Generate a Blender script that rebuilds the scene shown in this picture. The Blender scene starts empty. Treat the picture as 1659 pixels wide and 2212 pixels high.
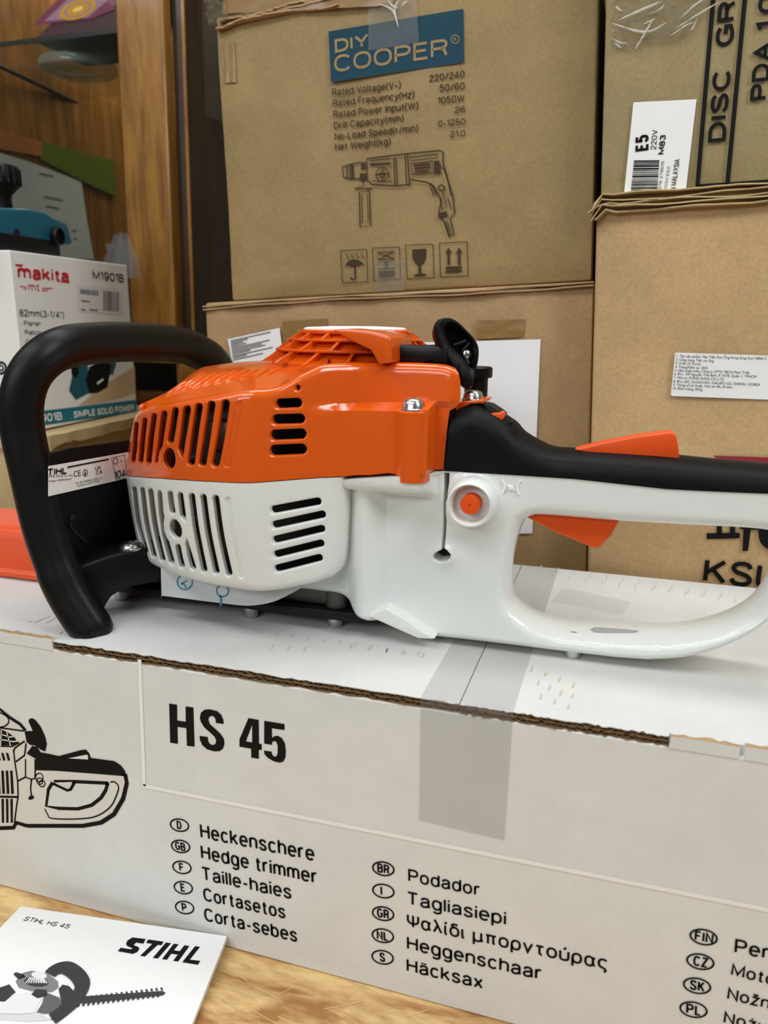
import bpy, bmesh, math, random
import numpy as np
from mathutils import Vector, Matrix
from mathutils.geometry import delaunay_2d_cdt
random.seed(4); rng = np.random.RandomState(7)
SC = bpy.context.scene
COL = SC.collection
# ------------------------------------------------------------------ camera
IMW, IMH, FPX = 1659, 2212, 1650.0
CX, CY = IMW / 2, IMH / 2
def _n(v):
    v = np.array(v, float); return v / np.linalg.norm(v)
_down = _n((-46, 6580, FPX)); _left = _n((-5457, -451, FPX)); _left = _n(_left - _down * _left.dot(_down))
_X = -_left; _Z = -_down; _Y = np.cross(_Z, _X)
ROT = np.array([_X, _Y, _Z])                      # camera axes (right, down, forward) -> world
CAM = np.array([0.0, -0.43928, 0.47780])
cam = bpy.data.cameras.new('camera'); camo = bpy.data.objects.new('camera', cam); COL.objects.link(camo)
cam.sensor_fit = 'HORIZONTAL'; cam.sensor_width = 36.0; cam.lens = 36.0 * FPX / IMW; cam.clip_start = 0.01
r_, u_, b_ = ROT @ (1, 0, 0), ROT @ (0, -1, 0), ROT @ (0, 0, -1)
camo.matrix_world = Matrix(((r_[0], u_[0], b_[0], CAM[0]), (r_[1], u_[1], b_[1], CAM[1]), (r_[2], u_[2], b_[2], CAM[2]), (0, 0, 0, 1)))
cam.dof.use_dof = True; cam.dof.focus_distance = 0.60; cam.dof.aperture_fstop = 10.0
SC.camera = camo
# ------------------------------------------------------------------ light and exposure
SC.view_settings.view_transform = 'Standard'; SC.view_settings.look = 'None'
SC.view_settings.gamma = 1.0; SC.view_settings.use_curve_mapping = False
SC.view_settings.exposure = 0.0
world = bpy.data.worlds.new('room_air'); SC.world = world; world.use_nodes = True
bg = world.node_tree.nodes['Background']; bg.inputs[0].default_value = (.97, 1.0, .97, 1); bg.inputs[1].default_value = 0.12
def area(name, loc, target, sx, sy, power, col=(.965, .99, 1.0)):
    l = bpy.data.lights.new(name, 'AREA'); l.shape = 'RECTANGLE'; l.size = sx; l.size_y = sy; l.energy = power; l.color = col
    o = bpy.data.objects.new(name, l); COL.objects.link(o); o.location = loc
    o.rotation_euler = (Vector(target) - Vector(loc)).to_track_quat('-Z', 'Y').to_euler(); return o
area('ceiling_tube_front', (-0.5, -0.95, 1.95), (-0.3, 0.1, 0.25), 1.5, 0.4, 13)
area('front_fill_low', (-0.75, -2.0, 1.35), (-0.3, 0.1, 0.25), 1.7, 0.5, 16)  # low fill light, added to lighten the front faces
area('ceiling_tube_over', (-0.1, 0.36, 1.95), (-0.1, 0.2, 0.2), 1.5, 0.35, 15)
area('ceiling_tube_right', (1.3, -0.5, 1.7), (0.0, 0.2, 0.3), 0.5, 0.9, 17)
area('ceiling_tube_left', (-1.4, -0.5, 1.8), (-0.4, 0.2, 0.3), 0.5, 0.9, 5)
# ------------------------------------------------------------------ tracing helpers: a pixel meets a real plane
def ray(px, py): return ROT @ _n((px - CX, py - CY, FPX))
def PY(px, py, y):
    d = ray(px, py); return CAM + d * ((y - CAM[1]) / d[1])
def PZ(px, py, z):
    d = ray(px, py); return CAM + d * ((z - CAM[2]) / d[2])
def PX(px, py, x):
    d = ray(px, py); return CAM + d * ((x - CAM[0]) / d[0])
class Plane:
    def __init__(s, o, n, up=(0, 0, 1)):
        s.o = np.array(o, float); s.n = _n(n)
        s.v = _n(np.array(up, float) - s.n * np.dot(up, s.n)); s.u = np.cross(s.v, s.n)   # u right, v up, n to the viewer
    def at(s, px, py, lift=0.0):
        d = ray(px, py); return CAM + d * (np.dot(s.o + s.n * lift - CAM, s.n) / np.dot(d, s.n))
    def w(s, a, b, lift=0.0): return s.o + s.u * a + s.v * b + s.n * lift
    def ab(s, p): return np.array([np.dot(p - s.o, s.u), np.dot(p - s.o, s.v)])
def zm(pts, sc, ox, oy): return [(ox + x / sc, oy + y / sc) for x, y in pts]      # enlarged-view coordinates -> photo pixels
# ------------------------------------------------------------------ materials
def lin(c):
    c = np.array(c, float) / 255.0
    return tuple(np.where(c <= .04045, c / 12.92, ((c + .055) / 1.055) ** 2.4))
def mat(name, rgb, rough=.5, metal=0.0, vary=0.0, vscale=8.0, bump=0.0, bscale=200.0, coat=0.0, spec=.5, rvary=0.0, stretch=(1, 1, 1), rgb2=None):
    m = bpy.data.materials.new(name); m.use_nodes = True; nt = m.node_tree; N, L = nt.nodes, nt.links
    b = N['Principled BSDF']; c = lin(rgb)
    b.inputs['Base Color'].default_value = (*c, 1); b.inputs['Roughness'].default_value = rough; b.inputs['Metallic'].default_value = metal
    b.inputs['Coat Weight'].default_value = coat; b.inputs['Coat Roughness'].default_value = .08; b.inputs['Specular IOR Level'].default_value = spec
    tc = N.new('ShaderNodeTexCoord'); mp = N.new('ShaderNodeMapping'); mp.inputs['Scale'].default_value = stretch; L.new(tc.outputs['Object'], mp.inputs[0])
    if vary or rgb2 is not None:
        n = N.new('ShaderNodeTexNoise'); n.inputs['Scale'].default_value = vscale; n.inputs['Detail'].default_value = 6; n.inputs['Roughness'].default_value = .6
        L.new(mp.outputs[0], n.inputs[0])
        r = N.new('ShaderNodeValToRGB'); e = r.color_ramp.elements
        lo = lin(rgb2) if rgb2 is not None else tuple(x * (1 - vary) for x in c)
        hi = c if rgb2 is not None else tuple(min(1, x * (1 + vary)) for x in c)
        e[0].position = .32; e[0].color = (*lo, 1); e[1].position = .68; e[1].color = (*hi, 1)
        L.new(n.outputs[0], r.inputs[0]); L.new(r.outputs[0], b.inputs['Base Color'])
        if rvary:
            mr = N.new('ShaderNodeMapRange'); mr.inputs[3].default_value = max(0, rough - rvary); mr.inputs[4].default_value = rough + rvary
            L.new(n.outputs[0], mr.inputs[0]); L.new(mr.outputs[0], b.inputs['Roughness'])
    if bump:
        n2 = N.new('ShaderNodeTexNoise'); n2.inputs['Scale'].default_value = bscale; n2.inputs['Detail'].default_value = 3
        L.new(mp.outputs[0], n2.inputs[0]); bp = N.new('ShaderNodeBump'); bp.inputs['Strength'].default_value = bump; bp.inputs['Distance'].default_value = .002
        L.new(n2.outputs[0], bp.inputs['Height']); L.new(bp.outputs[0], b.inputs['Normal'])
    return m
def kraft(name, rgb, seed=0, dents=.5):
    m = mat(name, rgb, .62, vary=.10, vscale=14, bump=0, spec=.3); nt = m.node_tree; N, L = nt.nodes, nt.links; b = N['Principled BSDF']
    tc = N.new('ShaderNodeTexCoord'); mp = N.new('ShaderNodeMapping'); mp.inputs['Location'].default_value = (seed, seed * .7, 0); L.new(tc.outputs['Object'], mp.inputs[0])
    n = N.new('ShaderNodeTexNoise'); n.inputs['Scale'].default_value = 6; n.inputs['Detail'].default_value = 5; L.new(mp.outputs[0], n.inputs[0])
    f = N.new('ShaderNodeTexNoise'); f.inputs['Scale'].default_value = 700; L.new(mp.outputs[0], f.inputs[0])
    g = N.new('ShaderNodeTexNoise'); g.inputs['Scale'].default_value = 330; g.inputs['Detail'].default_value = 4; L.new(mp.outputs[0], g.inputs[0])
    src = b.inputs['Base Color'].links[0].from_socket; mr = N.new('ShaderNodeMapRange'); mr.inputs[1].default_value = .3; mr.inputs[2].default_value = .7; mr.inputs[3].default_value = .91; mr.inputs[4].default_value = 1.09; L.new(g.outputs[0], mr.inputs[0])
    mu = N.new('ShaderNodeMix'); mu.data_type = 'RGBA'; mu.blend_type = 'MULTIPLY'; mu.inputs[0].default_value = 1; L.new(src, mu.inputs[6]); L.new(mr.outputs[0], mu.inputs[7]); L.new(mu.outputs[2], b.inputs['Base Color'])
    b1 = N.new('ShaderNodeBump'); b1.inputs['Strength'].default_value = dents; b1.inputs['Distance'].default_value = .008; L.new(n.outputs[0], b1.inputs['Height'])
    b2 = N.new('ShaderNodeBump'); b2.inputs['Strength'].default_value = .12; b2.inputs['Distance'].default_value = .001; L.new(f.outputs[0], b2.inputs['Height']); L.new(b1.outputs[0], b2.inputs['Normal'])
    L.new(b2.outputs[0], b.inputs['Normal']); return m
def glassy(name, rgb, alpha=.25, rough=.08, bump=0.0, bscale=60, facing=False):
    """clear sheet: mostly see-through, a share of tinted glossy plastic"""
    m = bpy.data.materials.new(name); m.use_nodes = True; nt = m.node_tree; N, L = nt.nodes, nt.links
    b = N['Principled BSDF']; b.inputs['Base Color'].default_value = (*lin(rgb), 1); b.inputs['Roughness'].default_value = rough; b.inputs['Specular IOR Level'].default_value = .8
    tr = N.new('ShaderNodeBsdfTransparent'); mx = N.new('ShaderNodeMixShader'); mx.inputs[0].default_value = alpha
    L.new(tr.outputs[0], mx.inputs[1]); L.new(b.outputs[0], mx.inputs[2]); out = mx
    if facing:
        gl = N.new('ShaderNodeBsdfGlossy'); gl.inputs['Roughness'].default_value = rough
        lw = N.new('ShaderNodeLayerWeight'); lw.inputs[0].default_value = .12; m2 = N.new('ShaderNodeMixShader'); L.new(lw.outputs[0], m2.inputs[0]); L.new(mx.outputs[0], m2.inputs[1]); L.new(gl.outputs[0], m2.inputs[2]); out = m2
    L.new(out.outputs[0], N['Material Output'].inputs[0])
    if bump:
        n = N.new('ShaderNodeTexNoise'); n.inputs['Scale'].default_value = bscale; n.inputs['Detail'].default_value = 4
        bp = N.new('ShaderNodeBump'); bp.inputs['Strength'].default_value = bump; bp.inputs['Distance'].default_value = .002
        L.new(n.outputs[0], bp.inputs['Height']); L.new(bp.outputs[0], b.inputs['Normal'])
    return m
def paperboard(name, rgb, horizontal=False):
    """white-faced corrugated board: faint flute lines and mottling"""
    m = mat(name, rgb, .5, vary=.035, vscale=30, spec=.35); nt = m.node_tree; N, L = nt.nodes, nt.links; b = N['Principled BSDF']
    tc = N.new('ShaderNodeTexCoord'); w = N.new('ShaderNodeTexWave'); w.bands_direction = 'X'; w.inputs['Scale'].default_value = 190; w.inputs['Distortion'].default_value = .6; w.inputs['Detail'].default_value = 1
    L.new(tc.outputs['Object'], w.inputs[0])
    n = N.new('ShaderNodeTexNoise'); n.inputs['Scale'].default_value = 9; n.inputs['Detail'].default_value = 4; L.new(tc.outputs['Object'], n.inputs[0])
    b1 = N.new('ShaderNodeBump'); b1.inputs['Strength'].default_value = .14; b1.inputs['Distance'].default_value = .001; L.new(w.outputs[1], b1.inputs['Height'])
    b2 = N.new('ShaderNodeBump'); b2.inputs['Strength'].default_value = .18; b2.inputs['Distance'].default_value = .003; L.new(n.outputs[0], b2.inputs['Height']); L.new(b1.outputs[0], b2.inputs['Normal'])
    L.new(b2.outputs[0], b.inputs['Normal']); return m
def wood(name, rgb, rgb2, scale=6, stretch=(1, 1, 8), rough=.35, coat=.2):
    m = mat(name, rgb, rough, coat=coat); nt = m.node_tree; N, L = nt.nodes, nt.links; b = N['Principled BSDF']
    tc = N.new('ShaderNodeTexCoord'); mp = N.new('ShaderNodeMapping'); mp.inputs['Scale'].default_value = stretch; L.new(tc.outputs['Object'], mp.inputs[0])
    n = N.new('ShaderNodeTexNoise'); n.inputs['Scale'].default_value = scale; n.inputs['Detail'].default_value = 8; n.inputs['Distortion'].default_value = 1.6; L.new(mp.outputs[0], n.inputs[0])
    n2 = N.new('ShaderNodeTexNoise'); n2.inputs['Scale'].default_value = scale * 9; n2.inputs['Detail'].default_value = 4; L.new(mp.outputs[0], n2.inputs[0])
    mx = N.new('ShaderNodeMath'); mx.operation = 'MULTIPLY_ADD'; mx.inputs[1].default_value = .35; L.new(n2.outputs[0], mx.inputs[0]); L.new(n.outputs[0], mx.inputs[2])
    r = N.new('ShaderNodeValToRGB'); e = r.color_ramp.elements; e[0].position = .5; e[0].color = (*lin(rgb2), 1); e[1].position = .85; e[1].color = (*lin(rgb), 1)
    L.new(mx.outputs[0], r.inputs[0]); L.new(r.outputs[0], b.inputs['Base Color'])
    bp = N.new('ShaderNodeBump'); bp.inputs['Strength'].default_value = .06; bp.inputs['Distance'].default_value = .002; L.new(mx.outputs[0], bp.inputs['Height']); L.new(bp.outputs[0], b.inputs['Normal'])
    return m
M = {}
M['orange'] = mat('orange_plastic', (222, 90, 12), .20, coat=.5, spec=.45)
M['orange2'] = mat('orange_matt_plastic', (232, 84, 22), .35, spec=.4)
M['white'] = mat('pale_grey_plastic', (230, 233, 229), .28, spec=.5, coat=.3, bump=.02, bscale=900)
M['black'] = mat('black_plastic', (13, 14, 14), .40, spec=.25, bump=.05, bscale=1500)
M['softblack'] = mat('black_soft_grip', (13, 14, 14), .50, spec=.15, bump=.04, bscale=1500)
M['dark'] = mat('engine_dark', (30, 26, 24), .5, vary=.4, vscale=40)
M['deep'] = mat('deep_black', (12, 12, 12), .6)  # black standing in for the shade inside gaps and openings
M['alu'] = mat('cast_metal_grey', (92, 90, 86), .5, .5, vary=.2, vscale=60, bump=.1, bscale=300)
M['steel'] = mat('zinc_steel', (205, 207, 205), .22, 1.0)
M['brown_metal'] = mat('muffler_metal', (95, 80, 66), .35, .8, vary=.2, vscale=30)
M['hsbox'] = paperboard('white_faced_board', (228, 229, 226))
M['hstop'] = paperboard('white_faced_board_dimmed', (211, 211, 208))  # same board, darkened to offset the strong light on the top
M['liner'] = mat('board_liner_brown', (122, 95, 64), .7, vary=.15, vscale=80)
M['fluteshade'] = mat('flute_shade_brown', (26, 18, 11), .8)
M['torn'] = kraft('torn_board_brown', (172, 142, 104), 3, .8)
M['ink'] = mat('black_ink', (19, 18, 17), .7, spec=.15)
M['inkw'] = mat('pale_print', (248, 247, 243), .5)
M['inkk'] = mat('faded_brown_ink', (66, 54, 38), .7, spec=.15)
M['draww'] = mat('drawing_white', (226, 224, 216), .5)
M['kraft_a'] = kraft('kraft_yellow_brown', (150, 127, 84), 1, .35)
M['kraft_b'] = kraft('kraft_pink_brown', (169, 139, 98), 2, .4)
M['kraft_c'] = kraft('kraft_tan', (190, 158, 113), 5, .3)
M['kraft_d'] = kraft('kraft_olive_brown', (150, 133, 93), 7, .35)
M['kraft_e'] = kraft('kraft_straw', (188, 166, 122), 9, .5)
M['teal_print'] = mat('teal_print', (28, 66, 82), .7, spec=.2)
M['paper'] = mat('white_paper', (238, 238, 238), .55, bump=.12, bscale=14)
M['sticker'] = mat('white_sticker', (236, 236, 234), .4, bump=.06, bscale=40)
M['tape'] = glassy('clear_packing_tape', (150, 148, 140), .22, .22, .3, 50)
M['wrap'] = glassy('crinkled_clear_film', (170, 155, 125), .30, .12, 1.0, 40)
M['browntape'] = mat('brown_packing_tape', (138, 106, 56), .25, spec=.6, bump=.1, bscale=30)
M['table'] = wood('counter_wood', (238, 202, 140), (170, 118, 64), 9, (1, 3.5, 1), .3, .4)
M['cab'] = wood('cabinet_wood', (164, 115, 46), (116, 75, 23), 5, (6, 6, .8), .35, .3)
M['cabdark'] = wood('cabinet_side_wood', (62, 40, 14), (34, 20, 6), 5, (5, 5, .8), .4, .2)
M['glass'] = glassy('cabinet_glass', (120, 140, 135), .01, .02, facing=True)
M['tealplastic'] = mat('teal_plastic', (14, 84, 102), .35, spec=.5)
M['makbox'] = mat('glossy_white_carton', (236, 234, 228), .35, spec=.5)
M['red_ink'] = mat('red_ink', (196, 30, 46), .4)
M['maroon'] = mat('maroon_print', (140, 26, 44), .5)
M['tealband'] = mat('teal_band_print', (10, 110, 128), .4)
M['grey_ink'] = mat('grey_ink', (120, 118, 116), .5)
M['blue_ink'] = mat('blue_ink', (70, 130, 165), .5)
M['scab'] = mat('red_orange_plastic', (226, 84, 42), .35, spec=.45)
M['booklet'] = mat('booklet_paper', (240, 240, 238), .4, spec=.4)
# ------------------------------------------------------------------ objects
ORG = {}
def setp(o, label=None, cat=None, group=None, kind=None):
    for k, v in (('label', label), ('category', cat), ('group', group), ('kind', kind)):
        if v: o[k] = v
    return o
def thing(name, base, label, cat, group=None):
    o = bpy.data.objects.new(name, None); COL.objects.link(o); o.location = tuple(base); o.empty_display_size = .02
    ORG[o] = np.array(base, float); return setp(o, label, cat, group)
def link(name, me, m, parent=None, label=None):
    o = bpy.data.objects.new(name, me); COL.objects.link(o)
    for x in (m if isinstance(m, (list, tuple)) else [m]): me.materials.append(x)
    if parent is not None: o.parent = parent; ORG[o] = ORG[parent]
    if label: o['label'] = label
    return o
def sharpen(me, ang=35):
    for p in me.polygons: p.use_smooth = True
    me.set_sharp_from_angle(angle=math.radians(ang))
def obj(name, verts, faces, m, parent=None, smooth=None, label=None, base=None, mi=None):
    v = np.array(verts, float)
    b = ORG[parent] if parent is not None else (np.array(base, float) if base is not None else np.zeros(3))
    me = bpy.data.meshes.new(name); me.from_pydata((v - b).tolist(), [], [tuple(int(i) for i in f) for f in faces]); me.update()
    if mi is not None:
        for p, k in zip(me.polygons, mi): p.material_index = k
    if smooth: sharpen(me, smooth)
    o = link(name, me, m, parent, label)
    if parent is None: o.location = tuple(b); ORG[o] = b
    return o
class MB:
    """collects geometry that becomes ONE mesh"""
    def __init__(s): s.v = []; s.f = []; s.mi = []
    def add(s, v, f, k=0):
        n = len(s.v); s.v += [tuple(map(float, p)) for p in v]; s.f += [tuple(i + n for i in q) for q in f]; s.mi += [k] * len(f); return s
    def build(s, name, m, parent=None, smooth=None, label=None, bevel=0, seg=2, base=None, fix=True):
        o = obj(name, s.v, s.f, m, parent, None, label, base, s.mi)
        bm = bmesh.new(); bm.from_mesh(o.data)
        if fix: bmesh.ops.recalc_face_normals(bm, faces=bm.faces)
        if bevel:
            es = [e for e in bm.edges if len(e.link_faces) == 2 and e.calc_face_angle(0) > .45]
            bmesh.ops.bevel(bm, geom=es, offset=bevel, segments=seg, profile=.5, affect='EDGES', clamp_overlap=True)
        bm.to_mesh(o.data); bm.free()
        if smooth: sharpen(o.data, smooth)
        return o
def g_hexa(c):  # 8 corners: bottom 4 (ccw) then top 4
    return c, [(3, 2, 1, 0), (4, 5, 6, 7), (0, 1, 5, 4), (1, 2, 6, 5), (2, 3, 7, 6), (3, 0, 4, 7)]
def g_box(lo, hi):
    (a, b, c), (d, e, f) = lo, hi
    return g_hexa([(a, b, c), (d, b, c), (d, e, c), (a, e, c), (a, b, f), (d, b, f), (d, e, f), (a, e, f)])
def g_prism(pts, vec):
    n = len(pts); p = [np.array(q, float) for q in pts]; vec = np.array(vec, float)
    return [*p, *[q + vec for q in p]], [tuple(range(n))[::-1], tuple(range(n, 2 * n))] + [(i, (i + 1) % n, n + (i + 1) % n, n + i) for i in range(n)]
def frame(ax):
    ax = _n(ax); t = np.array((0, 0, 1.0)) if abs(ax[2]) < .9 else np.array((1.0, 0, 0)); a = _n(np.cross(t, ax)); return a, np.cross(ax, a), ax
def g_lathe(o, ax, prof, n=40, sx=1, sy=1, fr=None):
    a, b, ax = fr or frame(ax); o = np.array(o, float); V = []; F = []
    for r, h in prof:
        for i in range(n):
            t = 2 * math.pi * i / n; V.append(o + ax * h + a * r * sx * math.cos(t) + b * r * sy * math.sin(t))
    for k in range(len(prof) - 1):
        for i in range(n): F.append((k * n + i, k * n + (i + 1) % n, (k + 1) * n + (i + 1) % n, (k + 1) * n + i))
    F.append(tuple(range(n))[::-1]); F.append(tuple((len(prof) - 1) * n + i for i in range(n))); return V, F
def spline(pts, n=8, closed=False):
    p = np.array(pts, float); N = len(p); out = []
    rngi = range(N if closed else N - 1)
    g = (lambda i: p[i % N]) if closed else (lambda i: p[min(max(i, 0), N - 1)])
    for i in rngi:
        a, b, c, d = g(i - 1), g(i), g(i + 1), g(i + 2)
        for k in range(n):
            t = k / n; out.append(.5 * ((2 * b) + (c - a) * t + (2 * a - 5 * b + 4 * c - d) * t * t + (3 * b - a - 3 * c + d) * t ** 3))
    if not closed: out.append(p[-1])
    return np.array(out)
def resample(pts, step, closed=False):
    p = np.array(pts, float)
    if closed: p = np.vstack([p, p[:1]])
    out = []
    for a, b in zip(p[:-1], p[1:]):
        k = max(1, int(round(np.linalg.norm(b - a) / step)))
        for i in range(k): out.append(a + (b - a) * i / k)
    if not closed: out.append(p[-1])
    return np.array(out)
def g_tube(path, rad, n=16, prof=None, up=None, caps=True):
    """swept tube; rad scalar or list; prof = list of (a,b) unit cross-section"""
    P = np.array(path, float); K = len(P); R = np.full(K, rad, float) if np.isscalar(rad) else np.array(rad, float)
    T = np.array([_n(P[min(i + 1, K - 1)] - P[max(i - 1, 0)]) for i in range(K)])
    a = np.array(up, float) if up is not None else frame(T[0])[0]
    cs = prof or [(math.cos(2 * math.pi * i / n), math.sin(2 * math.pi * i / n)) for i in range(n)]; n = len(cs); V = []; F = []
    for i in range(K):
        a = _n(a - T[i] * np.dot(a, T[i])); b = np.cross(T[i], a)
        for x, y in cs: V.append(P[i] + (a * x + b * y) * R[i])
    for k in range(K - 1):
        for i in range(n): F.append((k * n + i, k * n + (i + 1) % n, (k + 1) * n + (i + 1) % n, (k + 1) * n + i))
    if caps: F.append(tuple(range(n))[::-1]); F.append(tuple((K - 1) * n + i for i in range(n)))
    return V, F
def capsule(a, b, w, n=10):
    a = np.array(a, float); b = np.array(b, float); d = b - a; L = np.linalg.norm(d); d = d / L; q = np.array((-d[1], d[0])); r = w / 2; out = []
    for i in range(n + 1):
        t = math.pi * i / n; out.append(a - d * r * math.sin(t) + q * r * math.cos(t))
    for i in range(n + 1):
        t = math.pi * i / n; out.append(b + d * r * math.sin(t) - q * r * math.cos(t))
    return out
def bent_slot(a, m, b, w, n=8):
    """curved slot through three centre points with round ends"""
    c = spline([a, m, b], 8); out = []; L = []; R = []
    for i in range(len(c)):
        t = _n(c[min(i + 1, len(c) - 1)] - c[max(i - 1, 0)]); q = np.array((-t[1], t[0])); L.append(c[i] + q * w / 2); R.append(c[i] - q * w / 2)
    def cap(p, d):
        q = np.array((-d[1], d[0])); return [p + (q * math.cos(t) + d * math.sin(t)) * w / 2 for t in [math.pi * i / n for i in range(1, n)]]
    t1 = _n(c[-1] - c[-2]); t0 = _n(c[0] - c[1])
    return L + cap(c[-1], t1) + R[::-1] + cap(c[0], t0)
def ellipse(c, rx, ry, ang=0, n=32):
    ca, sa = math.cos(ang), math.sin(ang)
    return [(c[0] + rx * math.cos(t) * ca - ry * math.sin(t) * sa, c[1] + rx * math.cos(t) * sa + ry * math.sin(t) * ca) for t in [2 * math.pi * i / n for i in range(n)]]
# ---- relief sheets: an outline with real holes, standing as a surface Y = G(X, Z) with rounded rims
def inpoly(P, poly):
    P = np.asarray(P); poly = np.asarray(poly); x, y = P[:, 0], P[:, 1]; res = np.zeros(len(P), bool); j = len(poly) - 1
    for i in range(len(poly)):
        xi, yi = poly[i]; xj, yj = poly[j]
        c = ((yi > y) != (yj > y)) & (x < (xj - xi) * (y - yi) / (yj - yi + 1e-30) + xi); res ^= c; j = i
    return res
def pdist(P, line, closed):
    P = np.asarray(P); L = np.asarray(line, float)
    if closed: L = np.vstack([L, L[:1]])
    out = np.full(len(P), 1e9)
    for a, b in zip(L[:-1], L[1:]):
        d = b - a; l2 = d.dot(d) + 1e-30; t = np.clip(((P - a) @ d) / l2, 0, 1); q = P - a - t[:, None] * d; out = np.minimum(out, np.sqrt((q ** 2).sum(1)))
    return out
def onG(px, py, G, y0=.06):
    y = y0
    for _ in range(40):
        q = PY(px, py, y); y = y * .5 + .5 * float(G(np.array([q[0]]), np.array([q[2]]))[0])
    q = PY(px, py, y); return np.array((q[0], q[2]))
def traceG(pts, G): return np.array([onG(x, y, G) for x, y in pts])
def relief(name, outer, holes, G, fillets, m, parent, step=.004, wall=.003, hwall=.003, ymid=None, sharp=40, extra=(), wallfn=None):
    S = 1000.0
    outer = np.array(outer); holes = [np.array(h) for h in holes]; loops = [outer] + holes
    def inside(P):
        r = inpoly(P, outer)
        for h in holes: r &= ~inpoly(P, h)
        return r
    edges = []; pts = []
    for lp in loops:
        n0 = len(pts); pts += lp.tolist(); edges += [(n0 + i, n0 + (i + 1) % len(lp)) for i in range(len(lp))]
    add = []
    dall = lambda P: np.min([pdist(P, l, True) for l in loops], axis=0)
    for line, closed, r, dep in fillets:
        L = np.array(line)
        L = resample(L, max(.0012, min(.004, r * .5)), closed)
        nb = np.roll(L, -1, 0) - np.roll(L, 1, 0)
        if not closed: nb[0] = L[1] - L[0]; nb[-1] = L[-1] - L[-2]
        nb /= np.linalg.norm(nb, axis=1)[:, None] + 1e-12; q = np.stack([-nb[:, 1], nb[:, 0]], 1)
        for fr in (.05, .18, .4, .7, 1.0):
            for sgn in (1, -1):
                C = L + q * sgn * r * fr; ok = inside(C); C = C[ok]
                if len(C): C = C[dall(C) > r * fr * .9]
                add += C.tolist()
    lo, hi = outer.min(0), outer.max(0)
    gx, gy = np.meshgrid(np.arange(lo[0] + step / 2, hi[0], step), np.arange(lo[1] + step / 2, hi[1], step)); gp = np.stack([gx.ravel(), gy.ravel()], 1)
    gp = gp[inside(gp)]; gp = gp[dall(gp) > step * .35]
    if len(extra):
        ex = np.array(extra); ex = ex[inside(ex)]; add += ex[dall(ex) > .0008].tolist()
    allp = np.array(pts + add + gp.tolist()) * S
    res = delaunay_2d_cdt([Vector(p) for p in allp], edges, [], 0, 1e-5)
    V2 = np.array([(v.x, v.y) for v in res[0]]) / S; T = np.array([t for t in res[2] if len(t) == 3])
    T = T[inside(V2[T].mean(1))]
    used = np.unique(T); mp = -np.ones(len(V2), int); mp[used] = np.arange(len(used)); V2 = V2[used]; T = mp[T]
    Y = G(V2[:, 0], V2[:, 1]); add_y = np.zeros(len(V2))
    for line, closed, r, dep in fillets:
        d = pdist(V2, line, closed); k = d < r
        add_y[k] = np.maximum(add_y[k], dep * (1 - np.sqrt(np.maximum(0, 1 - (1 - d[k] / r) ** 2))))
    Y = Y + add_y
    V = np.stack([V2[:, 0], Y, V2[:, 1]], 1)
    e1 = np.vstack([T[:, [0, 1]], T[:, [1, 2]], T[:, [2, 0]]]); key = np.sort(e1, 1); uq, inv, cnt = np.unique(key, axis=0, return_inverse=True, return_counts=True)
    bd = e1[cnt[inv.ravel()] == 1]
    faces = [tuple(t) for t in T]; n = len(V)
    if ymid is not None:
        B = V.copy(); B[:, 1] = 2 * ymid - B[:, 1]; VV = np.vstack([V, B]); faces += [(t[0] + n, t[2] + n, t[1] + n) for t in T]
        faces += [(b, a, a + n, b + n) for a, b in bd]
    else:
        bs = np.unique(bd); do = pdist(V2[bs], outer, True) < 1e-6; B = V[bs].copy()
        if wallfn is not None: B[do] = wallfn(B[do])
        else: B[do, 1] += wall
        B[~do, 1] += hwall; VV = np.vstack([V, B]); ix = {int(b): n + i for i, b in enumerate(bs)}
        faces += [(b, a, ix[int(a)], ix[int(b)]) for a, b in bd]
    me = bpy.data.meshes.new(name); b0 = ORG[parent] if parent is not None else np.zeros(3)
    me.from_pydata((VV - b0).tolist(), [], [tuple(map(int, f)) for f in faces]); me.update()
    bm = bmesh.new(); bm.from_mesh(me); bmesh.ops.remove_doubles(bm, verts=bm.verts, dist=2e-5); bmesh.ops.recalc_face_normals(bm, faces=bm.faces); bm.to_mesh(me); bm.free()
    sharpen(me, sharp); return link(name, me, m, parent)
sst = lambda a, b, x: (lambda t: t * t * (3 - 2 * t))(np.clip((x - a) / (b - a), 0, 1))
# ------------------------------------------------------------------ print: flat ink on a plane
_tc = {}
def text_geo(s, bold=0.0):
    if (s, bold) in _tc: return _tc[s, bold]
    c = bpy.data.curves.new('t', 'FONT'); c.body = s; c.offset = bold; c.resolution_u = 4
    o = bpy.data.objects.new('t', c); COL.objects.link(o)
    me = bpy.data.meshes.new_from_object(o.evaluated_get(bpy.context.evaluated_depsgraph_get()))
    v = np.array([(q.co.x, q.co.y) for q in me.vertices]); f = [tuple(p.vertices) for p in me.polygons]
    bpy.data.objects.remove(o); bpy.data.curves.remove(c); bpy.data.meshes.remove(me); _tc[s, bold] = (v, f); return v, f
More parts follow.
